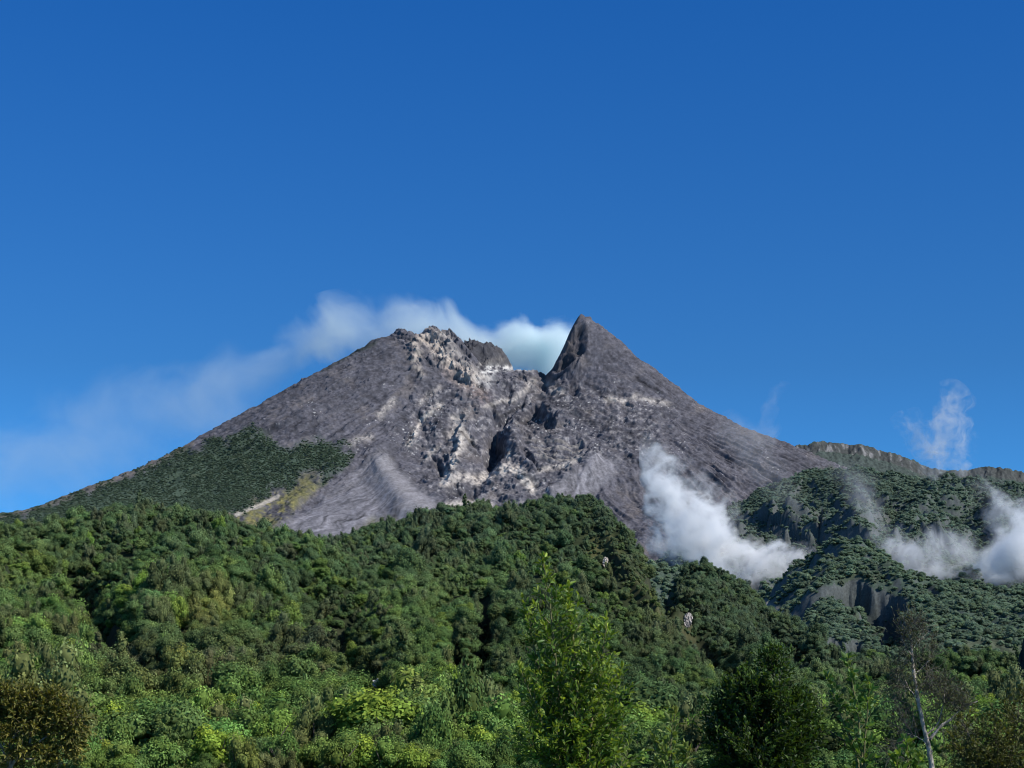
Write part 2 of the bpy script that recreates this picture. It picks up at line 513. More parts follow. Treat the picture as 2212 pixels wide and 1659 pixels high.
for pts, w, m_ in [([(952, 872), (915, 902), (896, 936), (884, 962)], 6, .9), ([(980, 901), (996, 926), (1021, 955)], 6, .7), ([(996, 940), (994, 960), (983, 992), (958, 1045)], 8, .95),
                   ([(949, 964), (918, 992)], 6, .6), ([(821, 898), (849, 867)], 8, .6), ([(968, 1044), (996, 1026), (1033, 1036), (1089, 1011)], 9, .85),
                   ([(1093, 1014), (1121, 1014), (1152, 1056)], 10, .95), ([(1099, 975), (1099, 1000)], 4, .8), ([(1164, 1014), (1227, 1005), (1252, 986)], 6, .7),
                   ([(1311, 862), (1349, 868)], 6, .75), ([(1367, 858), (1446, 872)], 6, .55), ([(1152, 826), (1118, 858)], 8, .5), ([(1027, 811), (1052, 818)], 8, .6), ([(1187, 832), (1213, 846)], 8, .55),
                   ([(1040, 787), (1086, 774)], 5, .8), ([(1110, 788), (1152, 792)], 4, .6), ([(1000, 900), (975, 940), (1005, 965)], 14, .35), ([(960, 1090), (1010, 1085), (1060, 1092)], 8, .8),
                   ([(1050, 880), (1085, 862), (1110, 866)], 5, .5), ([(905, 870), (930, 850), (950, 835)], 6, .35), ([(760, 955), (800, 945)], 8, .5)]:
    d, _, _ = seg_dist(uu + 8 * n2, vv + 8 * n1, pts, w * 2.4)
    col = mixc(col, np.exp(-(d / w) ** 2) * m_ * sst(-0.45, 0.1, n2), (0.50, 0.45, 0.40))
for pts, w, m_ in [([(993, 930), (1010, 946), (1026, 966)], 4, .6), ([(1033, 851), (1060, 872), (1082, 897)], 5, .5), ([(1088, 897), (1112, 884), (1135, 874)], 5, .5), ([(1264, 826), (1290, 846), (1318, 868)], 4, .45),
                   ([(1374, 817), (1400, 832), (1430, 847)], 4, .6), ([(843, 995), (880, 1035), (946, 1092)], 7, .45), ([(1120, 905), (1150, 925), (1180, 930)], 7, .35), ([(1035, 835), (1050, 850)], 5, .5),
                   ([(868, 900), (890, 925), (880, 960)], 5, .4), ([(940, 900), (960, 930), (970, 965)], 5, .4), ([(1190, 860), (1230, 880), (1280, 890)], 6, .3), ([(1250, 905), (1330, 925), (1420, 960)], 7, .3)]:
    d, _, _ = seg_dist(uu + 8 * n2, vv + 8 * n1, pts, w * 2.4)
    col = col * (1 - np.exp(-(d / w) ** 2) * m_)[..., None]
col = mixc(col, scr * 0.9, (0.175, 0.17, 0.185))
streak = fbm(ANG * 110 + 2.2 * fbm(FX / 70, FS / 90, 3, 133), RAD / 330, 5, 131, .6) + .5 * n2
col *= (1 + scr * 1.1 * streak)[..., None]
d_, _, _ = seg_dist(uu, vv, [(818, 1000), (835, 1040), (900, 1100), (950, 1120)], 42)
col = mixc(col, sst(40, 5, d_) * 0.5 * sst(760, 840, uu), (0.27, 0.26, 0.265))
# far dark crest, and shade painted on the crater wall and hollows
wall_shade = soft_poly(uu, vv, [(1195, 800), (1215, 765), (1240, 700), (1252, 700), (1250, 745), (1250, 775), (1225, 800)], 7, 8)
col = mixc(col, wall_shade * 0.35, (0.06, 0.056, 0.06))
col *= (1 - .28 * HOL_SHADE)[..., None]
col = mixc(col, strat * sst(-.2, .9, led) * .6, (.26, .235, .21))
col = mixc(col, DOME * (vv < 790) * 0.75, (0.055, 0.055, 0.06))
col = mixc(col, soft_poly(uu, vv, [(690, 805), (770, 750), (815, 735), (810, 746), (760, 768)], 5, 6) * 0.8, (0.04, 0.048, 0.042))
# scattered pale boulders
sp = perlin(uu / 4.6, vv / 3.6, 141)
spm = (sp > 0.58) * sst(0.18, 0.45, fbm(uu / 60, vv / 45, 4, 151) + 0.22 * zone_rough + 0.25 * soft_poly(uu, vv, [(740, 920), (860, 890), (900, 960), (780, 1000)], 20))
col = mixc(col, spm * (1 - scr) * (vv > 800) * 0.75, (0.46, 0.45, 0.44))
col = np.where((BL & (scr < .4))[..., None], col * 1.4, col)
# vegetated left flank
VEG = soft_poly(uu, vv, [(-300, 1300), (-300, 1140), (20, 1114), (200, 1054), (300, 1018), (400, 975), (500, 942), (545, 932), (590, 958), (640, 965), (690, 950),
                         (755, 968), (745, 1005), (680, 1030), (610, 1048), (540, 1085), (470, 1130), (470, 1300)], 20, 46)
GRA = soft_poly(uu, vv, [(420, 1180), (480, 1125), (560, 1075), (640, 1045), (700, 1030), (660, 1070), (600, 1130), (560, 1190)], 14, 30)
GRA2 = soft_poly(uu, vv, [(690, 1200), (740, 1160), (800, 1120), (860, 1110), (850, 1180)], 12, 26)
col = mixc(col, np.maximum(GRA, GRA2 * 0.6) * sst(-0.5, 0.3, n1 + n2), (0.13, 0.125, 0.055))
col = mixc(col, GRA * sst(0.1, 0.35, n2) * 0.7, (0.24, 0.21, 0.09))
col = mixc(col, VEG, (0.046, 0.068, 0.050))
col = mixc(col, VEG * sst(0.2, 0.5, n1) * 0.5, (0.085, 0.09, 0.05))
d_, _, _ = seg_dist(uu + 4 * n1, vv + 4 * n2, [(600, 1072), (560, 1092), (510, 1112)], 10)
col = mixc(col, sst(6, 2, d_) * 0.9, (0.34, 0.31, 0.27))
crest = sst(14, 3, np.abs(vv - np.interp(uu, [10, 100, 200, 300, 400, 500], [1113, 1088, 1052, 1014, 964, 905]))) * (uu < 420)
col = mixc(col, crest * 0.35, (0.20, 0.165, 0.125))
VEGR = soft_poly(uu, vv, [(1660, 1060), (1800, 1010), (2500, 1000), (2500, 1500), (1500, 1500), (1590, 1200)], 16, 44)
col = mixc(col, VEGR * 0.9, (0.055, 0.070, 0.042))

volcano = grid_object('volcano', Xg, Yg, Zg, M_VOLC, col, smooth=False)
tag(volcano, 'bare grey volcano cone with breached crater and sharp right peak', 'volcano', kind='structure')

# ------------------------------------------------------------------ HILLS
def ridge_field(X, Y, ridges, floor, spine=None):
    Z = floor.copy()
    if spine is not None:
        right = np.clip(X - np.interp(Y, spine[1], spine[0]), 0, None)
    for pts, s, rnd, *flag in ridges:
        W3 = [P(*p) for p in pts]
        for (ax, ay, az), (bx, by, bz) in zip(W3[:-1], W3[1:]):
            dx, dy = bx - ax, by - ay
            L2 = dx * dx + dy * dy + 1e-6
            t = np.clip(((X - ax) * dx + (Y - ay) * dy) / L2, 0, 1)
            d = np.sqrt((X - ax - t * dx) ** 2 + (Y - ay - t * dy) ** 2)
            z = az + (bz - az) * t - s * (np.sqrt(d * d + rnd * rnd) - rnd)
            if flag: z = z - flag[0] * right
            # smooth maximum
            k = 7.0
            h = np.clip(0.5 + 0.5 * (Z - z) / k, 0, 1)
            Z = z * (1 - h) + Z * h + k * h * (1 - h)
    return Z


def off(pts, dv):
    return [(u, v + dv, y) for u, v, y in pts]


def make_grid(u0, u1, y0, y1, nu, ny, power=1.0):
    us = np.linspace(u0, u1, nu)
    t = np.linspace(0, 1, ny)
    ysx = y0 * (y1 / y0) ** t
    U, Yx = np.meshgrid(us, ysx)
    return (U - W / 2) / F * Yx * CP, Yx


# front forested hills
FRONT_RIDGES = [
    (off([(-420, 1200, 1150), (-150, 1150, 1150), (0, 1142, 1180), (100, 1152, 1200), (190, 1128, 1220), (280, 1106, 1240), (345, 1094, 1250), (400, 1128, 1250),
          (470, 1160, 1270), (560, 1184, 1300), (610, 1168, 1320), (650, 1166, 1330), (700, 1198, 1340), (770, 1218, 1380), (830, 1190, 1420)], 24), 0.36, 22),
    (off([(770, 1218, 1380), (835, 1176, 1420), (880, 1124, 1460), (940, 1096, 1480), (1010, 1090, 1500), (1110, 1090, 1510), (1180, 1085, 1510), (1235, 1068, 1510), (1285, 1082, 1500)], 26), 0.42, 22, 1.6),
    (off([(1285, 1082, 1500), (1330, 1140, 1440), (1355, 1185, 1380), (1400, 1270, 1250), (1440, 1340, 1120), (1500, 1450, 930), (1580, 1600, 700)], 18), 0.55, 10, 1.0),
    (off([(345, 1094, 1250), (330, 1200, 1050), (300, 1330, 800), (280, 1500, 560)], 26), 0.34, 40),
    (off([(0, 1142, 1180), (-20, 1240, 950), (-60, 1380, 700), (-80, 1560, 500)], 24), 0.34, 40),
    (off([(640, 1160, 1330), (620, 1260, 1080), (580, 1390, 800), (560, 1500, 600)], 26), 0.34, 36),
    (off([(1010, 1090, 1500), (960, 1210, 1220), (900, 1280, 1020), (850, 1420, 760), (800, 1580, 520)], 20), 0.38, 36, 1.6),
    (off([(1200, 1085, 1510), (1170, 1220, 1230), (1130, 1330, 1000), (1190, 1480, 760), (1200, 1600, 560)], 20), 0.42, 30, 1.6),
    # the little peak on the right and its long spur
    (off([(1400, 1330, 1880), (1440, 1290, 1820), (1475, 1236, 1790), (1502, 1212, 1780), (1522, 1206, 1780), (1545, 1218, 1775), (1575, 1250, 1760), (1610, 1282, 1720), (1660, 1312, 1650),
          (1720, 1352, 1560), (1780, 1390, 1470), (1860, 1416, 1400), (1960, 1436, 1330), (2080, 1446, 1250), (2260, 1470, 1180)], 22), 1.0, 9),
    (off([(1522, 1206, 1780), (1530, 1290, 1560), (1590, 1380, 1300), (1680, 1470, 1020), (1780, 1560, 780)], 30), 0.85, 12),
    (off([(1860, 1416, 1400), (1900, 1480, 1080), (1960, 1560, 800)], 20), 0.5, 26),
    # far right round hill
    (off([(1980, 1462, 1040), (2040, 1428, 1050), (2100, 1416, 1060), (2150, 1428, 1050), (2195, 1470, 1020), (2300, 1480, 980)], 24), 0.55, 30),
]
XF, YF = make_grid(-250, 2460, 330, 2100, 900, 640)
floor = np.clip((YF - 360) * 0.055, 0, 60) + np.clip((YF - 900) * 0.02, 0, 20) - 0.14 * np.clip(YF - 1560, 0, None)
floor = floor + 5 * fbm(XF / 120, YF / 120, 3, 200)
_sp = sorted([P(u, 1200, y)[:2] for u, v, y in [(1580, 0, 700), (1500, 0, 930), (1440, 0, 1120), (1400, 0, 1250), (1355, 0, 1380), (1330, 0, 1440), (1285, 0, 1500), (1280, 0, 2200)]], key=lambda p: p[1])
ZF2 = ridge_field(XF, YF, FRONT_RIDGES, floor, ([p[0] for p in _sp], [p[1] for p in _sp]))
amp = sst(330, 900, YF)
SKY = [(-420, 1200), (0, 1142), (100, 1150), (190, 1128), (280, 1106), (345, 1094), (400, 1128), (470, 1160), (560, 1182), (610, 1160), (650, 1156), (700, 1180), (770, 1196), (835, 1160), (880, 1118), (940, 1096),
       (1110, 1090), (1180, 1085), (1235, 1068), (1285, 1082), (1330, 1140), (1370, 1200), (1440, 1262), (1475, 1232), (1522, 1206), (1545, 1218), (1610, 1282), (1720, 1352), (1860, 1416), (2080, 1440), (2260, 1470)]
_, v_ = proj(XF, YF, ZF2)
u_ = W / 2 + F * XF / (YF * CP)
amp = amp * (.12 + .88 * sst(20, 110, v_ - np.interp(u_, [p[0] for p in SKY], [p[1] for p in SKY])))
gul = (ridged(XF / 130 + 0.3 * fbm(XF / 90, YF / 90, 2, 4), YF / 260, 3, 210) - 0.55)
ZF2 = ZF2 + amp * (gul * 30 + 13 * fbm(XF / 75, YF / 75, 4, 220) + 22 * fbm(XF / 210, YF / 240, 2, 225)) * sst(0, 120, ZF2)
uF, vF = proj(XF, YF, ZF2)
# cliff clefts in the centre face and a bare spine on its right
for pts, w, h in [([(1045, 1320), (1038, 1400), (1035, 1540)], 16, -44), ([(985, 1320), (985, 1430), (1000, 1490)], 12, -26), ([(1320, 1330), (1345, 1400), (1380, 1450)], 12, -14),
                  ([(1300, 1150), (1350, 1250), (1420, 1330)], 10, 8), ([(660, 1280), (720, 1350), (780, 1440), (840, 1560)], 36, -24), ([(160, 1250), (230, 1380), (330, 1500)], 34, -22), ([(1420, 1270), (1500, 1380), (1600, 1520)], 24, -18)]:
    d, fr, _ = seg_dist(uF + 5 * fbm(XF / 30, YF / 30, 2, 9), vF, pts, w * 2.4)
    ZF2 = ZF2 + h * np.exp(-(d / w) ** 2)
uF, vF = proj(XF, YF, ZF2)
gx = np.gradient(ZF2, axis=1) / np.gradient(XF, axis=1)
gy = np.gradient(ZF2, axis=0) / np.gradient(YF, axis=0)
slopeF = np.sqrt(gx ** 2 + gy ** 2)
nF = fbm(XF / 25, YF / 25, 4, 230)
colF = np.zeros(XF.shape + (3,)) + np.array([0.026, 0.036, 0.016])
colF *= (1 + 0.5 * nF)[..., None]
colF = mixc(colF, sst(1.2, 2.2, slopeF + 0.4 * nF) * 0.6, (0.05, 0.05, 0.03))
d_, _, _ = seg_dist(uF + 12 * nF, vF, [(1300, 1180), (1370, 1270), (1430, 1340), (1470, 1380)])
SPINE = sst(48, 12, d_)
d2_, _, _ = seg_dist(uF + 10 * nF, vF, [(1430, 1270), (1450, 1330), (1480, 1370)])
SPINE = np.maximum(SPINE, sst(30, 8, d2_))
colF = mixc(colF, SPINE * 0.7 * sst(-.2, .4, nF), (0.10, 0.098, 0.04))
for (cu, cv, rad) in [(470, 1335, 36), (620, 1480, 26), (690, 1430, 40), (1000, 1440, 40), (880, 1540, 30), (1230, 1500, 40)]:
    m_ = sst(rad * 1.3, rad * 0.6, np.hypot(uF - cu + 12 * nF, (vF - cv) * 1.4))
    colF = mixc(colF, m_ * 0.8, (0.15, 0.13, 0.06))
hill = grid_object('hill', XF, YF, ZF2, M_HILL, colF)
tag(hill, 'steep forested foothill ridge across the front below the volcano', 'hill', kind='structure')

# slopes and cliffs behind the cloud on the right
BACK_RIDGES = [
    (off([(1760, 1010, 5300), (1850, 1018, 5200), (1950, 1014, 5050), (2040, 1030, 4950), (2120, 1034, 4900), (2212, 1040, 4900), (2400, 1050, 4800), (2700, 1080, 4700)], 8), 0.50, 40),
    (off([(1660, 1075, 4800), (1700, 1120, 4350), (1740, 1180, 3850), (1780, 1230, 3300)], 4), 0.55, 24),
    (off([(1850, 1018, 5200), (1840, 1070, 4600), (1850, 1130, 4000), (1870, 1190, 3400)], 4), 0.60, 24),
    (off([(2050, 1032, 4950), (2020, 1090, 4400), (2000, 1150, 3800), (1990, 1210, 3200)], 4), 0.55, 24),
    (off([(2200, 1040, 4900), (2180, 1110, 4200), (2170, 1180, 3600), (2160, 1250, 3000)], 4), 0.55, 24),
    (off([(2400, 1060, 4700), (2340, 1140, 4000), (2300, 1240, 3200)], 4), 0.5, 24),
    # flat topped buttress with dark cliffs
    (off([(1770, 1262, 2560), (1800, 1238, 2600), (1850, 1222, 2640), (1910, 1226, 2620), (1950, 1250, 2570), (1985, 1290, 2500)], 6), 2.6, 40),
    (off([(1850, 1222, 2640), (1850, 1190, 2900), (1840, 1160, 3300)], 8), 0.8, 40),
    # lower hills
    (off([(1730, 1350, 2260), (1780, 1322, 2280), (1830, 1310, 2290), (1870, 1340, 2230), (1890, 1380, 2160)], 12), 1.0, 30),
    (off([(1985, 1330, 2300), (2030, 1300, 2350), (2090, 1300, 2350), (2150, 1330, 2300), (2212, 1320, 2300), (2350, 1300, 2300)], 12), 0.85, 30),
    (off([(1930, 1370, 2150), (1980, 1372, 2130), (2060, 1392, 2100)], 12), 0.8, 26),
    (off([(1320, 1210, 2450), (1370, 1190, 2450), (1410, 1202, 2440), (1450, 1250, 2400)], 26), 0.8, 26),
]
XB, YB = make_grid(1180, 2560, 1600, 5600, 620, 1000)
floorB = P(1600, 1400, 2000)[2] + (YB - 2000) * 0.17
floorB = np.where(YB > 4000, floorB - 0.35 * (YB - 4000), floorB)
floorB = floorB - .25 * np.clip(2150 - YB, 0, None)
uB0 = W / 2 + F * XB / YB / CP
# a dry gully under the middle cloud, and nothing in front of the cone further left
floorB = floorB - 250 * sst(1760, 1560, uB0) - 40 * np.exp(-((uB0 - 1700) / 40) ** 2)
ZB = ridge_field(XB, YB, BACK_RIDGES, floorB)
ampB = sst(1950, 2300, YB)
ZB = ZB + (ridged(XB / 230 + 0.3 * fbm(XB / 200, YB / 200, 2, 40), YB / 420, 4, 310) - 0.55) * (50 + 90 * sst(4900, 4300, YB)) * sst(2400, 3200, YB) + 18 * fbm(XB / 90, YB / 90, 5, 320)
ZB = ZB + (ridged(XB / 60, YB / 110, 3, 330) - 0.55) * 14
uB, vB = proj(XB, YB, ZB)
SCARP = np.zeros(XB.shape)
for poly, dep in [([(1800, 1272), (1850, 1266), (1905, 1288), (1950, 1302), (1955, 1380), (1915, 1400), (1885, 1365), (1850, 1318), (1805, 1300)], 75),
                  ([(1688, 1172), (1698, 1142), (1736, 1156), (1772, 1122), (1790, 1168), (1752, 1190)], 60), ([(1735, 1378), (1790, 1386), (1855, 1392), (1860, 1420), (1800, 1415)], 40),
                  ([(1640, 1120), (1665, 1105), (1690, 1120), (1660, 1145)], 40)]:
    m_ = soft_poly(uB, vB, poly, 9, 26, 12)
    ZB = ZB - .6 * dep * m_ * (.8 + .5 * fbm(XB / 26, YB / 26, 4, 371)) + m_ * 14 * (ridged(XB / 22, YB / 40, 4, 372, .6) - .5); SCARP = np.maximum(SCARP, m_)
uB, vB = proj(XB, YB, ZB)
gx = np.gradient(ZB, axis=1) / np.gradient(XB, axis=1)
gy = np.gradient(ZB, axis=0) / np.gradient(YB, axis=0)
slopeB = np.sqrt(gx ** 2 + gy ** 2)
nB = fbm(XB / 40, YB / 40, 4, 340); nB2 = fbm(XB / 120, YB / 120, 4, 345)
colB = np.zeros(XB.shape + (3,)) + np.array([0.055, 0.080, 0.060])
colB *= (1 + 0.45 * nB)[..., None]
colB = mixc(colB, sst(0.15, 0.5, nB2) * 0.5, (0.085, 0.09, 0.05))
cliffB = sst(1.05, 1.5, slopeB + 0.2 * nB)
colB = mixc(colB, cliffB * 0.75, (0.095, 0.10, 0.105))
colB = mixc(colB, SCARP * .85 * sst(-.5, .1, nB), (0.034, 0.044, 0.040))  # scarps coloured dark to stand for their shadow
colB *= (1 + SCARP * .7 * fbm(XB / 9, YB / 14, 4, 373))[..., None]
d_, _, _ = seg_dist(uB + 10 * nB, vB, [(1600, 1290), (1660, 1325), (1705, 1345), (1720, 1360)])
GULLY = sst(28, 10, d_)
colB = mixc(colB, GULLY, (0.22, 0.205, 0.20))
back = grid_object('hillside', XB, YB, ZB, M_HILL, colB)
tag(back, 'hazy green slopes and dark cliffs behind the drifting clouds', 'hillside', kind='structure')

# the old crater rim on the skyline at the right
RIM = [(1600, 1010), (1700, 985), (1735, 975), (1741, 964), (1760, 964), (1800, 957), (1840, 960), (1900, 966), (1950, 980), (2000, 997), (2040, 1012), (2080, 1020), (2130, 1016), (2170, 1010), (2212, 1016), (2300, 1030), (2560, 1080)]
us = np.linspace(1600, 2560, 620); tt = np.linspace(0, 1, 260)
Ug, Tg = np.meshgrid(us, tt)
YR = 7050 - 900 * Tg
top = np.interp(us, [p[0] for p in RIM], [p[1] for p in RIM]) + 2.0 * fbm(us / 22, us * 0, 4, 17)
XR = (Ug - W / 2) / F * (YR * CP)
Ztop = np.array([P(u, v, 6850)[2] for u, v in zip(us, top)])[None, :]
dY = 6850 - YR
ledge = 60 + 44 * fbm(Ug / 70, Tg * 0, 4, 19)
ZRm = Ztop - np.where(dY < 0, -dY * 0.25, np.clip(dY, 0, ledge) * 0.12 + np.clip(dY - ledge, 0, 45) * .95 + np.clip(dY - ledge - 45, 0, None) * 0.5)
ZRm = ZRm + (9 * (ridged(Ug / 60, dY / 60 + Ug / 60, 4, 23) - 0.55) + 10 * fbm(Ug / 10, dY / 14, 3, 27)) * sst(10, 70, dY)
uR, vR = proj(XR, YR, ZRm)
nR = fbm(Ug / 12, Tg * 20, 4, 29)
colR = np.zeros(XR.shape + (3,)) + np.array([0.070, 0.098, 0.080])  # bluish distance haze tinted into the rim colour
cl = sst(ledge - 6, ledge + 6, dY) * sst(ledge + 60, ledge + 40, dY)
colR = mixc(colR, cl * 0.8, (0.085, 0.085, 0.085))
colR = mixc(colR, cl * sst(0.1, 0.35, nR) * 0.6 * sst(2060, 1990, Ug), (0.28, 0.27, 0.27))
colR = mixc(colR, sst(ledge + 50, ledge + 70, dY) * 0.8, (0.070, 0.088, 0.080))
colR *= .8 * (1 + 0.6 * nR)[..., None]
rim_o = grid_object('ridge', XR, YR, ZRm, M_VOLC, colR)
tag(rim_o, 'old crater rim with pale cliff band on the right skyline', 'ridge', kind='structure')

# cliff at the right edge, its shade painted into the dark colour
us = np.linspace(2150, 2420, 260); tt = np.linspace(0, 1, 90)
Ug, Tg = np.meshgrid(us, tt)
YK = 900 - 60 * Tg + 0 * Ug
hh = np.clip((Ug + 14 * fbm(Tg * 6, Ug / 30, 4, 33) - 2166) / 62, 0, 1) ** .8
topz = np.array([P(u, v, 880)[2] for u, v in zip(us, np.interp(us, [2150, 2190, 2212, 2260, 2420], [1430, 1375, 1350, 1310, 1230]))])[None, :]
ZK = (topz - 18) * hh * sst(1.0, 0.45, Tg) + 9 * fbm(Ug / 24, Tg * 4, 4, 35) * hh + 8
XK = (Ug - W / 2) / F * YK * CP
colK = np.zeros(XK.shape + (3,)) + np.array([0.028, 0.034, 0.030]) * (1 + .6 * fbm(Ug / 12, Tg * 9, 3, 36))[..., None]
cliff = grid_object('cliff', XK, YK, ZK, M_HILL, colK)
tag(cliff, 'dark shaded cliff at the right edge beside the round hill', 'cliff', kind='structure')

# valley ground, to the horizon
gxs = np.concatenate([-np.geomspace(20, 25000, 60)[::-1], [0], np.geomspace(20, 25000, 60)])
gys = np.concatenate([np.linspace(-200, 400, 61), np.geomspace(420, 30000, 60)])
GX, GY = np.meshgrid(gxs, gys)
GZ = 0.25 * fbm(GX / 14, GY / 14, 3, 400) * sst(2500, 100, np.hypot(GX, GY)) - 0.0016 * np.clip(GY - 60, 0, 350) * 4
colG = np.zeros(GX.shape + (3,)) + np.array([0.06, 0.075, 0.03])
ground = grid_object('ground', GX, GY, GZ, M_HILL, colG)
tag(ground, 'grassy valley floor in front of the hills', 'ground', kind='structure')

# ------------------------------------------------------------------ TREE SHAPES
def ico(sub=1):
    import bmesh
    bm = bmesh.new(); bmesh.ops.create_icosphere(bm, subdivisions=sub, radius=1.0)
    bm.verts.ensure_lookup_table()
    v = np.array([x.co[:] for x in bm.verts]); f = np.array([[y.index for y in x.verts] for x in bm.faces])
    bm.free()
    return v, f


ICO = ico(2)


def unit(n, rng):
    v = rng.normal(size=(n, 3)); return v / np.linalg.norm(v, axis=1, keepdims=True)


def leaf_quads(c, nrm, ln, wd, rng, along=None):
    """elongated four-point leaves at c facing nrm"""
    n = len(c)
    a = unit(n, rng) if along is None else along
    t = a - (a * nrm).sum(1, keepdims=True) * nrm
    t /= np.linalg.norm(t, axis=1, keepdims=True) + 1e-9
    b = np.cross(nrm, t)
    ln = np.broadcast_to(np.asarray(ln), (n,))[:, None]; wd = np.broadcast_to(np.asarray(wd), (n,))[:, None]
    V = np.stack([c - t * ln * .5, c + b * wd * .5 - nrm * wd * .08, c + t * ln * .5, c - b * wd * .5 - nrm * wd * .08], 1).reshape(-1, 3)
    q = np.arange(n * 4).reshape(n, 4)
    return V, q


def crown_mesh(name, seed, lobes=16, per=60, flat=0.8, leaf=0.13, finer=2.0, spread=0.62, lob=(.26, .42), up=0.0, core=True, cone=0.0, gap=0.0):
    rng = np.random.default_rng(seed)
    mb = MB()
    leaf = leaf / finer; per = per * finer ** 2 * .8
    for i in range(lobes):
        d = unit(1, rng)[0]
        rad = spread * rng.uniform(.45, 1.0)
        c = d * rad; c[2] = c[2] * flat + up
        lr = rng.uniform(*lob)
        if cone:
            h = rng.uniform(0, 1) ** 1.2
            ang = rng.uniform(0, 2 * np.pi); rr = (1 - h) * spread * rng.uniform(.5, 1) + .05
            c = np.array([math.cos(ang) * rr, math.sin(ang) * rr, -0.6 + cone * h]); lr *= (1.1 - .6 * h)
        sh = rng.uniform(.75, 1.25)
        hue = rng.uniform(-.12, .12)
        if core:
            v, f = ICO
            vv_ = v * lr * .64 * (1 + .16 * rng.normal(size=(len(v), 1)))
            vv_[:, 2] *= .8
            mb.add(vv_ + c, tris=f, col=(.62 * sh, .62 * sh, .62 * sh, 1))  # cores toned darker, as shade inside the crown
        n = int(per * (lr / .34) ** 2)
        d = unit(n, rng); d[:, 2] = np.abs(d[:, 2]) * rng.choice([1, 1, 1, -.6], n)
        d /= np.linalg.norm(d, axis=1, keepdims=True)
        pos = c + d * lr * rng.uniform(.7, 1.12, (n, 1)) * np.array([1, 1, .85])
        nn = d + rng.normal(size=(n, 3)) * .42 + np.array([0, 0, .25]); nn /= np.linalg.norm(nn, axis=1, keepdims=True)
        V, q = leaf_quads(pos, nn, leaf * rng.uniform(.7, 1.5, n), leaf * rng.uniform(.5, 1.0, n), rng)
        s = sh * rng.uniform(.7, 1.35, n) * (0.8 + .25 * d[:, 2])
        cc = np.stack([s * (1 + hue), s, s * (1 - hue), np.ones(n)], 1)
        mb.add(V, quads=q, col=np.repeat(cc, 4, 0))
    return mb.mesh(name, M_FOREST)


def tube(mb, pts, rad, sides=6, col=None):
    pts = np.asarray(pts, float); n = len(pts)
    rad = np.asarray(rad, float)
    tg = np.gradient(pts, axis=0); tg /= np.linalg.norm(tg, axis=1, keepdims=True) + 1e-9
    ref = np.array([0.31, 0.95, 0.05])
    a = np.cross(tg, ref); a /= np.linalg.norm(a, axis=1, keepdims=True) + 1e-9
    b = np.cross(tg, a)
    th = np.linspace(0, 2 * np.pi, sides, endpoint=False)
    V = pts[:, None, :] + rad[:, None, None] * (np.cos(th)[None, :, None] * a[:, None, :] + np.sin(th)[None, :, None] * b[:, None, :])
    idx = np.arange(n * sides).reshape(n, sides)
    q = np.stack([idx[:-1], np.roll(idx[:-1], -1, 1), np.roll(idx[1:], -1, 1), idx[1:]], -1).reshape(-1, 4)
    mb.add(V.reshape(-1, 3), quads=q, col=col)


def forest_trunk(name, seed):
    rng = np.random.default_rng(seed); mb = MB()
    k = 7
    z = np.linspace(-1.9, .25, k)
    p = np.stack([np.cumsum(rng.normal(size=k) * .03), np.cumsum(rng.normal(size=k) * .03), z], 1)
    tube(mb, p, np.linspace(.085, .03, k), 6)
    for i in range(6):
        j = rng.integers(3, k - 1); a = rng.uniform(0, 6.28); l = rng.uniform(.4, .75)
        e = p[j] + np.array([math.cos(a) * l, math.sin(a) * l, l * .6])
        m_ = (p[j] + e) / 2 + np.array([0, 0, -.05])
        tube(mb, [p[j], m_, e], [.035, .025, .012], 5)
    return mb.mesh(name, M_TRUNK)


# kinds of hillside tree: crown shape, tint, label
KINDS = [
    dict(kw=dict(lobes=18, per=62, flat=.75), tint=(.050, .078, .028), name='broadleaf_tree', lab='dark green round-crowned tree in the forest at the hill foot'),
    dict(kw=dict(lobes=14, per=56, flat=.62, spread=.7, lob=(.22, .38)), tint=(.068, .100, .030), name='broadleaf_tree', lab='mid green flat-crowned tree in the forest at the hill foot'),
    dict(kw=dict(lobes=20, per=60, flat=1.05, leaf=.11, lob=(.2, .34), spread=.7), tint=(.070, .076, .042), name='feathery_tree', lab='olive brown feathery tree in the forest at the hill foot'),
    dict(kw=dict(lobes=13, per=58, flat=.85, leaf=.16), tint=(.105, .150, .032), name='broadleaf_tree', lab='bright yellow-green tree in the forest at the hill foot'),
    dict(kw=dict(lobes=20, per=54, cone=1.7, leaf=.12, spread=.6, lob=(.22, .34)), tint=(.048, .066, .030), name='conical_tree', lab='dark narrow conical tree in the forest at the hill foot'),
    dict(kw=dict(lobes=10, per=60, flat=.9, leaf=.15, lob=(.3, .46), spread=.5), tint=(.058, .090, .036), name='broadleaf_tree', lab='green billowing tree in the forest at the hill foot'),
]
for i, k in enumerate(KINDS):
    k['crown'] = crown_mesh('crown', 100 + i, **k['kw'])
    k['trunk'] = forest_trunk('trunk', 200 + i)


def bil(A, X, Y, ax, ay, u0, u1):
    """height at ground points by looking up the log-depth grid"""
    nyy, nxx = A.shape
    y0, y1 = ay
    u = W / 2 + F * X / (Y * CP)
    fu = np.clip((u - u0) / (u1 - u0) * (nxx - 1), 0, nxx - 1.001); fy = np.clip(np.log(Y / y0) / np.log(y1 / y0) * (nyy - 1), 0, nyy - 1.001)
    iu = fu.astype(int); iy = fy.astype(int); a = fu - iu; b = fy - iy
    return (A[iy, iu] * (1 - a) + A[iy, iu + 1] * a) * (1 - b) + (A[iy + 1, iu] * (1 - a) + A[iy + 1, iu + 1] * a) * b


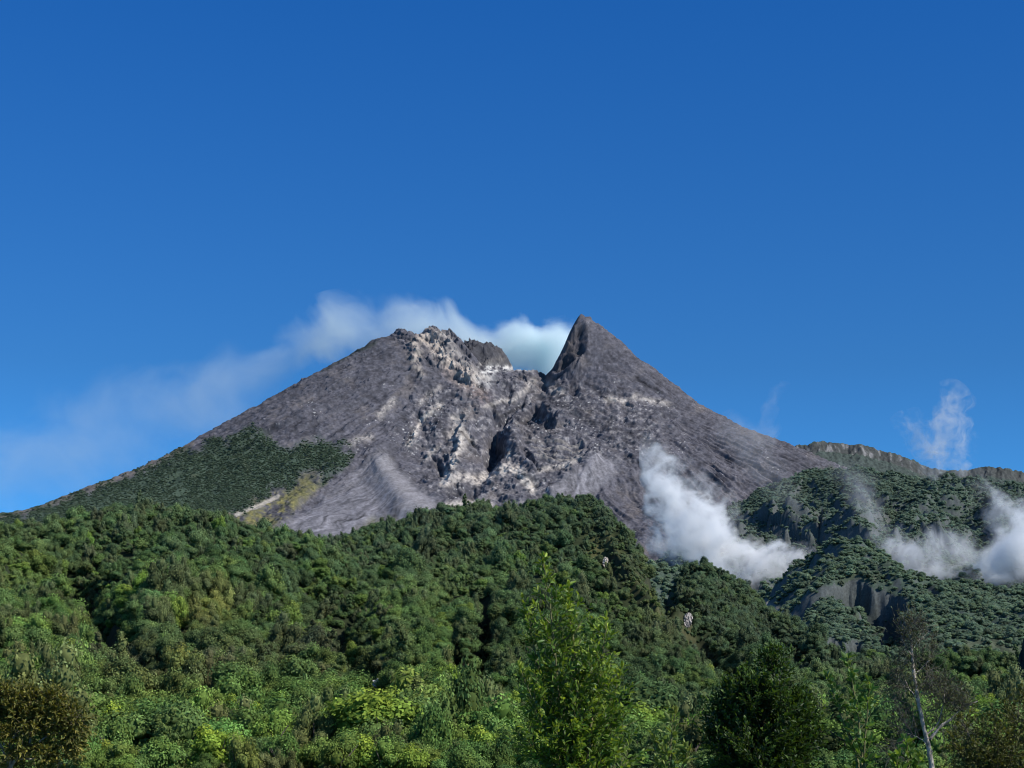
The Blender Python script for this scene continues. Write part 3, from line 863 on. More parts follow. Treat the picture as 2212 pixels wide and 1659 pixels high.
def jitter_points(u0, u1, y0, y1, step, rng):
    """blue-ish ground points inside the wedge of view"""
    out = []
    y = y0
    while y < y1:
        x0 = (u0 - W / 2) / F * y; x1 = (u1 - W / 2) / F * y
        n = int((x1 - x0) / step)
        x = np.linspace(x0, x1, n) + rng.uniform(-.48, .48, n) * step
        yy = y + rng.uniform(-.5, .5, n) * step
        out.append(np.stack([x, yy], 1))
        y += step
    return np.concatenate(out)


def forest_object(name, pts, scl, rot, kid, tint, templates):
    me = bpy.data.meshes.new(name)
    me.vertices.add(len(pts)); me.vertices.foreach_set('co', np.ascontiguousarray(pts, dtype=np.float32).ravel())
    a = me.attributes.new('scl', 'FLOAT_VECTOR', 'POINT'); a.data.foreach_set('vector', np.ascontiguousarray(scl, dtype=np.float32).ravel())
    a = me.attributes.new('rot', 'FLOAT_VECTOR', 'POINT'); a.data.foreach_set('vector', np.ascontiguousarray(rot, dtype=np.float32).ravel())
    a = me.attributes.new('kid', 'INT', 'POINT'); a.data.foreach_set('value', np.ascontiguousarray(kid, dtype=np.int32))
    t4 = np.ones((len(pts), 4), np.float32); t4[:, :3] = np.clip(tint, 0, 1)
    a = me.attributes.new('tint', 'FLOAT_COLOR', 'POINT'); a.data.foreach_set('color', t4.ravel())
    me.materials.append(M_FOREST)
    o = bpy.data.objects.new(name, me); COL.objects.link(o)
    ng = bpy.data.node_groups.new(name + '_scatter', 'GeometryNodeTree')
    ng.interface.new_socket('Geometry', in_out='INPUT', socket_type='NodeSocketGeometry')
    ng.interface.new_socket('Geometry', in_out='OUTPUT', socket_type='NodeSocketGeometry')
    gi = ng.nodes.new('NodeGroupInput'); go = ng.nodes.new('NodeGroupOutput')
    jn = ng.nodes.new('GeometryNodeJoinGeometry')

    def named(nm, ty):
        n = ng.nodes.new('GeometryNodeInputNamedAttribute'); n.data_type = ty; n.inputs['Name'].default_value = nm
        return n
    nk = named('kid', 'INT'); ns = named('scl', 'FLOAT_VECTOR'); nr = named('rot', 'FLOAT_VECTOR')
    for k, ob in enumerate(templates):
        c = ng.nodes.new('FunctionNodeCompare'); c.data_type = 'INT'; c.operation = 'EQUAL'
        c.inputs[3].default_value = k
        ng.links.new(nk.outputs['Attribute'], c.inputs[2])
        oi = ng.nodes.new('GeometryNodeObjectInfo'); oi.transform_space = 'ORIGINAL'
        oi.inputs['Object'].default_value = ob; oi.inputs['As Instance'].default_value = True
        ip = ng.nodes.new('GeometryNodeInstanceOnPoints')
        ng.links.new(gi.outputs[0], ip.inputs['Points']); ng.links.new(c.outputs[0], ip.inputs['Selection'])
        ng.links.new(oi.outputs['Geometry'], ip.inputs['Instance'])
        ng.links.new(nr.outputs['Attribute'], ip.inputs['Rotation']); ng.links.new(ns.outputs['Attribute'], ip.inputs['Scale'])
        ng.links.new(ip.outputs['Instances'], jn.inputs[0])
    ng.links.new(jn.outputs[0], go.inputs[0])
    md = o.modifiers.new('scatter', 'NODES'); md.node_group = ng
    return o


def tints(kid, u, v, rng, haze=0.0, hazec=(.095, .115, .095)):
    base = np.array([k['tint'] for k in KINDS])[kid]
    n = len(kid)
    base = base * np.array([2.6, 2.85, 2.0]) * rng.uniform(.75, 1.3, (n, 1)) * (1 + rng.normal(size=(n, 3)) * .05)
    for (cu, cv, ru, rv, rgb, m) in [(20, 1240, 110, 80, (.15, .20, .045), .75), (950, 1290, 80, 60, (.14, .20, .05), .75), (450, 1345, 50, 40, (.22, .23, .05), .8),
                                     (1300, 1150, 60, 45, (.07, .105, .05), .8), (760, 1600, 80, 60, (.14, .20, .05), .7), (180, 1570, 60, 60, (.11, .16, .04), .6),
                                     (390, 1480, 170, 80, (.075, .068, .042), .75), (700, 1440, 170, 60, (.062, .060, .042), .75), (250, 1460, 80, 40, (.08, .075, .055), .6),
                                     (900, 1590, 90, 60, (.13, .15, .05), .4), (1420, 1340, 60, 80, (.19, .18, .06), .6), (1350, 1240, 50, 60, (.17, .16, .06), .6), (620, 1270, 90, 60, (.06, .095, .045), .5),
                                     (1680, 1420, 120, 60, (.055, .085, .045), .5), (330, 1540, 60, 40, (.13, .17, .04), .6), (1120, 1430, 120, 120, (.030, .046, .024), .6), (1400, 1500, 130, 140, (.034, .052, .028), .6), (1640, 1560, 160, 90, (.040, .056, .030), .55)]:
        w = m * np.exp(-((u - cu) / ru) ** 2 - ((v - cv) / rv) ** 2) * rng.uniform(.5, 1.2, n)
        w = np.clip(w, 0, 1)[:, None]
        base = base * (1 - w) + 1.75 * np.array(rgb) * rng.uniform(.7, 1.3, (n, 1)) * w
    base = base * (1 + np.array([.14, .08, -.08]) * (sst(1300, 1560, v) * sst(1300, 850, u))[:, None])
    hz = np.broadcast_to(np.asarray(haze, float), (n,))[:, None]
    return base * (1 - hz) + np.array(hazec) * rng.uniform(.75, 1.3, (n, 1)) * hz  # aerial haze is blended into the foliage tint itself


rng = np.random.default_rng(11)
UF0, UF1, YF0, YF1 = -250, 2460, 330, 2100
ptsA = jitter_points(-140, 2350, 356, 2050, 6.6, rng)
ext = jitter_points(-140, 2350, 500, 2050, 5.0, rng)
exs = bil(slopeF, ext[:, 0], ext[:, 1], None, (YF0, YF1), UF0, UF1)
ext = ext[(exs > .75) & (rng.uniform(size=len(ext)) < .9)]
nA = len(ptsA); ptsA = np.concatenate([ptsA, ext])
shrub = np.arange(len(ptsA)) >= nA
x, y = ptsA[:, 0], ptsA[:, 1]
z = bil(ZF2, x, y, None, (YF0, YF1), UF0, UF1)
u, v = proj(x, y, z)
sp_ = bil(SPINE, x, y, None, (YF0, YF1), UF0, UF1)
sl_ = bil(slopeF, x, y, None, (YF0, YF1), UF0, UF1)
gyA = bil(gy * 0, x, y, None, (YF0, YF1), UF0, UF1)
keep = (rng.uniform(size=len(x)) > sp_ * .15) & (rng.uniform(size=len(x)) > sst(2.4, 4.0, sl_) * .7)
bare = [(620, 1476, 18), (482, 1612, 12), (1492, 1352, 9), (818, 1490, 10)]
for cu, cv, rr in bare:
    keep &= np.hypot(u - cu, (v - cv)) > rr
# what lies behind the crest is never seen
sun_side = bil(np.gradient(ZF2, axis=0), x, y, None, (YF0, YF1), UF0, UF1)
keep &= (sun_side > -3.0)
x, y, z, u, v, shrub = x[keep], y[keep], z[keep], u[keep], v[keep], shrub[keep]
n = len(x)
patch = fbm(x / 90, y / 90, 3, 500); patch2 = fbm(x / 60, y / 60, 3, 510)
pr = np.stack([np.ones(n) * 1.2, np.ones(n) * .9, .25 + 2.6 * sst(.1, .5, patch), .15 + 1.6 * sst(.15, .5, patch2), np.ones(n) * .22, np.ones(n) * .9], 1)
pr /= pr.sum(1, keepdims=True)
kid = (rng.uniform(size=(n, 1)) > np.cumsum(pr, 1)).sum(1).clip(0, 5)
size = (2.6 + 5.2 * rng.uniform(size=n) ** 1.8) * (1 + .5 * fbm(x / 45, y / 45, 3, 520)) * np.where(rng.uniform(size=n) > .93, 1.4, 1) * (1 + .25 * sst(700, 420, y)) * (1 - .12 * sst(900, 1500, y))
size *= np.where(bil(SPINE, x, y, None, (YF0, YF1), UF0, UF1) > .3, .62, 1)
tall = np.where(kid == 2, 1.45, 1.0) * np.where(rng.uniform(size=n) > .95, 1.5, 1)
size = np.where(shrub, np.clip(size * .62, 2.0, 3.6), size) * np.where(y < 412, .62, 1)
scl = size[:, None] * np.stack([rng.uniform(.8, 1.25, n), rng.uniform(.8, 1.25, n), rng.uniform(.75, 1.5, n) * tall], 1)
rot = np.stack([rng.normal(size=n) * .1, rng.normal(size=n) * .1, rng.uniform(0, 6.28, n)], 1)
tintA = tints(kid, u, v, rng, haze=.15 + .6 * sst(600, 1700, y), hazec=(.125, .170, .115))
lift = size * .75
pts3 = np.stack([x, y, z + lift], 1)
# the 300 nearest that stand in the picture become trees of their own
us_, vs_ = proj(x, y, z + lift)
ins = (us_ > -20) & (us_ < W + 20) & (vs_ < H + 5) & (vs_ > 0)
order = np.argsort(np.where(ins, y, 1e9))[:290]
single = np.zeros(n, bool); single[order] = True
TEMPL = [None] * len(KINDS)
for i in order:
    k = KINDS[kid[i]]
    t = empty(k['name'], (x[i], y[i], z[i] - .4 * size[i] * .3))
    tag(t, k['lab'], 'tree', group=k['lab'].replace('tree in', 'trees in'))
    base_z = t.location.z
    cr = bpy.data.objects.new('crown', k['crown']); COL.objects.link(cr); cr.parent = t
    cr.location = (0, 0, z[i] + lift[i] - base_z); cr.scale = scl[i]; cr.rotation_euler = rot[i]
    cr['tint'] = [float(c) for c in tintA[i]] + [1.0]
    tr = bpy.data.objects.new('trunk', k['trunk']); COL.objects.link(tr); tr.parent = t
    tr.location = cr.location; tr.scale = [float(s) * s2 for s, s2 in zip(scl[i], (.8, .8, 1))]; tr.rotation_euler = (0, 0, float(rot[i][2]))
    if TEMPL[kid[i]] is None: TEMPL[kid[i]] = cr
for k in range(len(KINDS)):
    if TEMPL[k] is None: TEMPL[k] = next(t for t in TEMPL if t is not None)
m_ = ~single
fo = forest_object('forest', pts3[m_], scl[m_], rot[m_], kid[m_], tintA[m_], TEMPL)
tag(fo, 'dense green jungle covering the front foothills', 'forest', kind='stuff')

# forest on the slopes behind the clouds
UB0, UB1, YB0, YB1 = 1180, 2560, 1600, 5600
ptsB = jitter_points(1240, 2480, 1700, 5300, 7.8, rng)
x, y = ptsB[:, 0], ptsB[:, 1]
z = bil(ZB, x, y, None, (YB0, YB1), UB0, UB1); u, v = proj(x, y, z)
sc_ = bil(SCARP, x, y, None, (YB0, YB1), UB0, UB1)
cl_ = bil(cliffB, x, y, None, (YB0, YB1), UB0, UB1); gl_ = bil(GULLY, x, y, None, (YB0, YB1), UB0, UB1); nb_ = bil(nB2, x, y, None, (YB0, YB1), UB0, UB1)
keep = (rng.uniform(size=len(x)) > cl_ * .8) & (rng.uniform(size=len(x)) > sc_ * .45) & (gl_ < .3) & (v < 1500) & (rng.uniform(size=len(x)) > .6 * sst(.25, .5, nb_))
x, y, z, u, v = x[keep], y[keep], z[keep], u[keep], v[keep]; n = len(x)
kid = rng.choice([0, 1, 2, 5, 5, 3], n, p=[.3, .22, .14, .2, .1, .04])
size = (2.8 + 4.6 * rng.uniform(size=n) ** 1.5) * (1 + .5 * fbm(x / 70, y / 70, 3, 610))
scl = size[:, None] * np.stack([rng.uniform(1.0, 1.4, n), rng.uniform(1.0, 1.4, n), rng.uniform(.75, 1.2, n)], 1)
rot = np.stack([np.zeros(n), np.zeros(n), rng.uniform(0, 6.28, n)], 1)
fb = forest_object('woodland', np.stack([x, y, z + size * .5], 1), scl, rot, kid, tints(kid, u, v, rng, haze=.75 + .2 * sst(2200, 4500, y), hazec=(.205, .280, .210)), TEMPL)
tag(fb, 'hazy blue-green woodland on the slopes behind the clouds', 'forest', kind='stuff')

# scrub forest on the volcano's left flank
ptsV = []
idx = np.argwhere((VEG > .15 + .7 * np.random.default_rng(5).uniform(size=VEG.shape)) & (vv < 1185) & (uu > -40))
sel = idx[rng.choice(len(idx), min(len(idx), 60000), replace=False)]
x = Xg[sel[:, 0], sel[:, 1]]; y = Yg[sel[:, 0], sel[:, 1]]; z = Zg[sel[:, 0], sel[:, 1]]; u, v = proj(x, y, z)
idr = np.argwhere((VEGR > .5) & (uu < 2100))
selr = idr[rng.choice(len(idr), min(len(idr), 5000), replace=False)]
x = np.concatenate([x, Xg[selr[:, 0], selr[:, 1]]]); y = np.concatenate([y, Yg[selr[:, 0], selr[:, 1]]]); z = np.concatenate([z, Zg[selr[:, 0], selr[:, 1]]])
u, v = proj(x, y, z)
den = fbm(u / 40, v / 25, 4, 600)
keep = rng.uniform(size=len(x)) < .45 + .55 * sst(-.25, .2, den + .35 * ((u > 400) & (u < 1000)))
x, y, z, u, v = x[keep], y[keep], z[keep], u[keep], v[keep]; n = len(x)
kid = rng.choice([0, 1, 2, 5], n)
size = rng.uniform(2.0, 4.2, n)
scl = size[:, None] * np.stack([rng.uniform(1.1, 1.6, n), rng.uniform(1.1, 1.6, n), rng.uniform(.55, .9, n)], 1)
rot = np.stack([np.zeros(n), np.zeros(n), rng.uniform(0, 6.28, n)], 1)
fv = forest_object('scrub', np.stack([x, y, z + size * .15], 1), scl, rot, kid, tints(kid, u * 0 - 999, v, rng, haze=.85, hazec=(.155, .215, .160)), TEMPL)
tag(fv, 'dark green scrub forest on the volcano flanks', 'scrub', kind='stuff')

# ------------------------------------------------------------------ ROCK OUTCROPS
def outcrop(cu, cv, wpx, hpx, seed, rgb, label, steep=.55):
    # stand it on the hill at that bearing
    yy = np.linspace(420, 2000, 1600)
    xx = (cu - W / 2) / F * yy * CP
    zz = bil(ZF2, xx, yy, None, (YF0, YF1), UF0, UF1)
    _, vz = proj(xx, yy, zz)
    hit = np.argmax(vz < cv)
    x0, y0, z0 = xx[hit], yy[hit], zz[hit]
    s = y0 / F
    a, b = np.meshgrid(np.linspace(-1, 1, 34), np.linspace(0, 1, 30))
    rngo = np.random.default_rng(seed)
    e = np.sqrt(np.clip(1 - a ** 2, 0, 1))
    X = a * wpx * s * (.75 + .25 * b) * .5 * 1.2 + (b - .5) * wpx * s * .2
    Z = (b - .5) * hpx * s * 1.3 * (.35 + .65 * e)
    D = -2.5 - 1.6 * e * np.sin(b * np.pi) * wpx * s * .14 + (b - .5) * hpx * s * steep
    nz = ridged(a * 2.1 + seed, b * 1.3 + seed, 4, seed, .6)
    D = D - 2.8 * (nz - .5) - 1.5 * fbm(a * 5, b * 2.4, 4, seed + 5)
    X = X + 1.0 * fbm(b * 5, a * 5, 3, seed + 9)
    Z = Z + 1.2 * fbm(a * 6, b * 5, 3, seed + 19)
    cc = np.zeros(a.shape + (3,)) + np.array(rgb)
    cc *= np.clip(.45 + 1.0 * nz + .5 * fbm(a * 5, b * 3, 3, seed + 3), .2, 1.3)[..., None]
    o = grid_object('rock_outcrop', X, D, Z, M_ROCK, cc)
    o.location = (x0, y0, z0 + 2)
    tag(o, label, 'rock outcrop')
    return o


outcrop(1492, 1348, 16, 26, 3, (.34, .31, .29), 'pale white rock face with dark cracks on the forested slope under the small peak')
outcrop(620, 1474, 34, 40, 4, (.26, .17, .12), 'reddish brown bare rock face in the middle of the jungle')
outcrop(482, 1612, 18, 34, 5, (.60, .58, .56), 'narrow white rock slab near the hill foot beside dark branches')
outcrop(818, 1490, 26, 14, 6, (.58, .57, .57), 'small white boulder low on the central forested face')
outcrop(1312, 1222, 10, 18, 8, (.58, .52, .46), 'tiny cream rock scar high on the right spine of the central hill')
outcrop(602, 1542, 10, 8, 9, (.62, .62, .62), 'tiny white stone among the trees below the brown rock face')

# ------------------------------------------------------------------ FOREGROUND TREES
M_LEAF = leaf_mat('young_leaf', 0.42)
M_DARKLEAF = leaf_mat('dense_leaf', 0.35, 0.5, 0.3)
M_OLIVE = leaf_mat('olive_leaf', 0.3, 0.6, 0.2)
M_TWIG = leaf_mat('dry_twig', 0.05, 0.9, 0.1)
M_BARK = bark_mat('brown_bark', (0.06, 0.05, 0.035), (0.14, 0.12, 0.08), 9)
M_GREENBARK = bark_mat('green_bark', (0.12, 0.12, 0.05), (0.20, 0.19, 0.09), 14)
M_PALEBARK = bark_mat('pale_bark', (0.22, 0.19, 0.155), (0.48, 0.43, 0.36), 5)


class Leaves:
    def __init__(self): self.p = []; self.d = []; self.l = []; self.w = []; self.c = []

    def add(self, p, d, l, w, c):
        self.p.append(p); self.d.append(d); self.l.append(l); self.w.append(w); self.c.append(c)

    def build(self, name, mat, parent, rng, droop=.15, face_up=.7):
        p = np.array(self.p); d = np.array(self.d); l = np.array(self.l)[:, None]; w = np.array(self.w)[:, None]
        n = len(p)
        d = d / np.linalg.norm(d, axis=1, keepdims=True)
        nr = rng.normal(size=(n, 3)) * .55 + np.array([0, 0, face_up])
        b = np.cross(d, nr); b /= np.linalg.norm(b, axis=1, keepdims=True) + 1e-9
        nr = np.cross(b, d)
        tip = p + d * l + np.array([0, 0, -1.0]) * l * droop * rng.uniform(0, 1.6, (n, 1))
        m1 = p + d * l * .38; m2 = p + d * l * .72 - np.array([0, 0, 1.0]) * l * droop * .3
        fold = nr * w * .18
        V = np.stack([p, m1 + b * w * .5 + fold, m2 + b * w * .38 + fold, tip, m2 - b * w * .38 + fold, m1 - b * w * .5 + fold, m1 - fold * .4, m2 - fold * .4], 1).reshape(-1, 3)
        i = np.arange(n)[:, None] * 8
        mb = MB()
        q = np.concatenate([i + np.array([[6, 1, 2, 7]]), i + np.array([[5, 6, 7, 4]])])
        t = np.concatenate([i + np.array([[0, 1, 6]]), i + np.array([[0, 6, 5]]), i + np.array([[7, 2, 3]]), i + np.array([[7, 3, 4]])])
        c = np.ones((n, 4)); c[:, :3] = np.array(self.c)
        mb.add(V, quads=q, tris=t, col=np.repeat(c, 8, 0))
        return mb.build(name, mat, parent)


def rodrig(rng, d, ang):
    a = rng.normal(size=3); a -= a.dot(d) * d; a /= np.linalg.norm(a) + 1e-9
    return d * math.cos(ang) + a * math.sin(ang)


def resample(pts, n):
    pts = np.asarray(pts, float)
    s = np.concatenate([[0], np.cumsum(np.linalg.norm(np.diff(pts, axis=0), axis=1))])
    t = np.linspace(0, s[-1], n)
    return np.stack([np.interp(t, s, pts[:, k]) for k in range(3)], 1), s[-1]


def leafy_tree(name, label, Y, base_u, leaders, seed, leaf=(.10, .034), spread=.5, spacing=.055, lspace=.028, old=(.05, .095, .022), young=(.15, .20, .04),
               el=(62, 30), trunk_r=.03, mat=None, bark=None, subs=3, power=.75, depthj=.35, cat='tree', lift=.3, flush=.35):
    """stems with whorled ascending branches, each clothed in folded leaves"""
    rng = np.random.default_rng(seed)
    bx = P(base_u, HORIZON, Y)[0]
    root = empty(name, (bx, Y, 0)); tag(root, label, cat)
    wood = MB(); lv = Leaves()
    for li, ld in enumerate(leaders):
        sprd = ld.get('spread', spread)
        dep = ld.get('y', rng.uniform(-depthj, depthj))
        pts = []
        m = len(ld['pts'])
        for j, (u, v) in enumerate(ld['pts']):
            x, yy, zz = P(u, v, Y)
            pts.append((x - bx, dep * (1 - .5 * j / max(1, m - 1)), zz))
        pts.append((0, 0, -.1))
        line, L = resample(pts, 60)
        line += np.cumsum(rng.normal(size=line.shape) * .004, axis=0) * np.array([1, 1, 0])
        fr = np.linspace(0, 1, 60)
        tube(wood, line, .004 + trunk_r * fr ** .9, 7)
        dist = .03; az = rng.uniform(0, 6.28)
        zmin = ld.get('zmin', .6)
        while dist < L:
            t = dist / L
            k = min(58, int(t * 59)); a_ = t * 59 - k
            p0 = line[k] * (1 - a_) + line[k + 1] * a_
            if p0[2] < zmin: break
            az += 2.4 + rng.normal() * .3
            bl = sprd * min(1.0, (dist / ld.get('full', 1.6))) ** power * rng.uniform(.6, 1.15) + .05
            e = R(el[0] + (el[1] - el[0]) * min(1, dist / 2.0) + rng.normal() * 9)
            d = np.array([math.cos(az) * math.cos(e), math.sin(az) * math.cos(e), math.sin(e)])
            # the branch curves upward
            nb = max(4, int(bl / .06)); bp = [p0]; dd = d.copy()
            for s in range(nb):
                dd = dd + np.array([0, 0, lift / nb]) + rng.normal(size=3) * .06; dd /= np.linalg.norm(dd)
                bp.append(bp[-1] + dd * bl / nb)
            bp = np.array(bp)
            tube(wood, bp, np.linspace(.004 + .012 * bl, .0016, len(bp)), 4)
            shoots = [(bp, bl)]
            for s in range(int(subs * bl / .4 + rng.uniform(0, 1))):
                j = rng.integers(1, len(bp)); sd = rodrig(rng, (bp[j] - bp[j - 1]) / (np.linalg.norm(bp[j] - bp[j - 1]) + 1e-9), R(rng.uniform(30, 60)))
                sd[2] += .25; sl = bl * rng.uniform(.25, .5)
                q = np.array([bp[j] + sd * sl * w_ + np.array([0, 0, .08 * sl * w_ * w_]) for w_ in np.linspace(0, 1, 4)])
                tube(wood, q, np.linspace(.004, .0014, 4), 3); shoots.append((q, sl))
            for q, ql in shoots:
                nl = max(3, int(ql / lspace)); pa = rng.uniform(0, 6.28)
                for s in range(nl):
                    w_ = (s + rng.uniform(0, .8)) / nl
                    if w_ < .12 and ql > .25: continue
                    f = min(w_, .999) * (len(q) - 1); j = int(f); pp = q[j] + (q[j + 1] - q[j]) * (f - j)
                    ax = q[j + 1] - q[j]; ax = ax / (np.linalg.norm(ax) + 1e-9)
                    pa += 2.4
                    o1 = np.cross(ax, np.array([.2, .1, 1.0])); o1 /= np.linalg.norm(o1) + 1e-9; o2 = np.cross(ax, o1)
                    out = o1 * math.cos(pa) + o2 * math.sin(pa)
                    ang = R(rng.uniform(35, 70)) * (1 - .5 * w_)
                    ld_ = ax * math.cos(ang) + out * math.sin(ang)
                    yo = np.clip((w_ - .6) * 2.2, 0, 1) * flush + .35 * max(0, 1 - dist / .5) * flush + rng.uniform(0, .25) * flush
                    c = (np.array(old) * (1 - yo) + np.array(young) * yo) * rng.uniform(.7, 1.3)
                    lv.add(pp, ld_, leaf[0] * rng.uniform(.6, 1.25) * (1 - .3 * (w_ > .9)), leaf[1] * rng.uniform(.75, 1.25), c * 1.75)
            dist += spacing * rng.uniform(.7, 1.3)
        # the leading shoot itself
        for s in range(14):
            j = rng.integers(0, 5)
            lv.add(line[j], np.array([rng.normal() * .5, rng.normal() * .5, 1.0]), leaf[0] * rng.uniform(.6, 1.0), leaf[1] * .8, np.array(young) * rng.uniform(.9, 1.3))
    wood.build('trunk', bark or M_GREENBARK, root, True)
    lv.build('crown', mat or M_LEAF, root, rng)
    return root


leafy_tree('young_tree', 'slender bright green young tree with upright shoots in front of the central hill', 25.0, 1262,
           [dict(pts=[(1171, 1206), (1180, 1260), (1197, 1396), (1206, 1507), (1225, 1640)], spread=0.67, full=1.9, y=-.1),
            dict(pts=[(1226, 1262), (1242, 1377), (1258, 1544), (1262, 1650)], spread=0.78, full=2.0, y=.1),
            dict(pts=[(1308, 1345), (1295, 1420), (1275, 1560), (1266, 1650)], spread=0.65, full=1.6, y=-.3),
            dict(pts=[(1127, 1288), (1150, 1390), (1190, 1530), (1230, 1660)], spread=0.43, full=1.3, y=.3),
            dict(pts=[(1345, 1440), (1320, 1530), (1290, 1650)], spread=0.60, full=1.4, y=.2),
            dict(pts=[(1120, 1440), (1150, 1530), (1215, 1670)], spread=0.54, full=1.3, y=-.3)],
           21, leaf=(.112, .038), spacing=.07, lspace=.027, old=(.040, .085, .014), young=(.30, .36, .05), power=.9, flush=.5, subs=3)

leafy_tree('bushy_tree', 'dense dark green bushy tree with pointed tops beside a thin sapling', 40.0, 1640,
           [dict(pts=[(1671, 1400), (1670, 1480), (1660, 1600)], spread=1.06, full=1.9, y=0),
            dict(pts=[(1604, 1450), (1612, 1520), (1630, 1640)], spread=0.90, full=1.6, y=-.3),
            dict(pts=[(1570, 1470), (1580, 1530), (1620, 1640)], spread=0.84, full=1.3, y=.3),
            dict(pts=[(1720, 1500), (1705, 1560), (1660, 1660)], spread=0.90, full=1.3, y=-.4),
            dict(pts=[(1757, 1505), (1735, 1570), (1670, 1670)], spread=0.67, full=1.2, y=.5),
            dict(pts=[(1522, 1545), (1550, 1600), (1610, 1680)], spread=0.73, full=1.1, y=0),
            dict(pts=[(1640, 1470), (1640, 1540), (1640, 1640)], spread=1.01, full=1.3, y=-.9),
            dict(pts=[(1770, 1580), (1740, 1620), (1670, 1700)], spread=0.67, full=1.0, y=-.4)],
           22, leaf=(.12, .05), spacing=.038, lspace=.028, old=(.009, .022, .006), young=(.10, .165, .025), mat=M_DARKLEAF, bark=M_BARK, el=(58, 22), subs=4, flush=.5, lift=.5)

leafy_tree('sapling', 'thin sparse sapling with a bare stem between the bushy tree and the pale trunk', 26.0, 1868,
           [dict(pts=[(1828, 1424), (1840, 1480), (1850, 1530), (1862, 1633)], spread=.26, full=1.4, y=0),
            dict(pts=[(1793, 1462), (1812, 1530), (1850, 1640)], spread=.16, full=.9, y=.2),
            dict(pts=[(1874, 1474), (1870, 1530), (1862, 1633)], spread=.19, full=1.0, y=-.2)],
           23, leaf=(.13, .05), spacing=.10, lspace=.05, old=(.05, .10, .024), young=(.20, .26, .06))

leafy_tree('sapling', 'small yellow-tipped sapling between the slender young tree and the bushy tree', 23.0, 1450,
           [dict(pts=[(1458, 1536), (1452, 1600), (1450, 1680)], spread=.26, full=.7, y=0),
            dict(pts=[(1412, 1592), (1430, 1640), (1448, 1700)], spread=.22, full=.6, y=.1),
            dict(pts=[(1490, 1620), (1470, 1660), (1452, 1720)], spread=.2, full=.6, y=-.1)],
           24, leaf=(.12, .045), spacing=.08, lspace=.04, old=(.07, .11, .025), young=(.28, .30, .08))

leafy_tree('sapling', 'short leafy sapling in front of the pale leaning trunk', 23.0, 1965,
           [dict(pts=[(1962, 1606), (1960, 1640), (1965, 1700)], spread=.3, full=.6, y=0),
            dict(pts=[(2000, 1640), (1985, 1670), (1967, 1720)], spread=.25, full=.5, y=.1),
            dict(pts=[(1925, 1640), (1940, 1670), (1960, 1720)], spread=.25, full=.5, y=-.1)],
           25, leaf=(.12, .05), spacing=.07, lspace=.04, old=(.05, .10, .022), young=(.19, .25, .05))

leafy_tree('bushy_tree', 'olive brown leafy tree at the right edge below the dark cliff', 50.0, 2150,
           [dict(pts=[(2204, 1486), (2200, 1540), (2180, 1650)], spread=.9, full=1.6, y=0),
            dict(pts=[(2085, 1545), (2100, 1590), (2140, 1680)], spread=.9, full=1.3, y=.5),
            dict(pts=[(2140, 1560), (2145, 1610), (2150, 1690)], spread=1.0, full=1.3, y=-.5),
            dict(pts=[(2045, 1590), (2070, 1630), (2130, 1700)], spread=.8, full=1.2, y=-.4),
            dict(pts=[(2250, 1500), (2240, 1570), (2190, 1680)], spread=1.0, full=1.6, y=.3)],
           26, leaf=(.12, .055), spacing=.085, lspace=.045, old=(.045, .052, .018), young=(.14, .14, .035), mat=M_OLIVE, bark=M_BARK, el=(50, 15), subs=4, flush=.45)


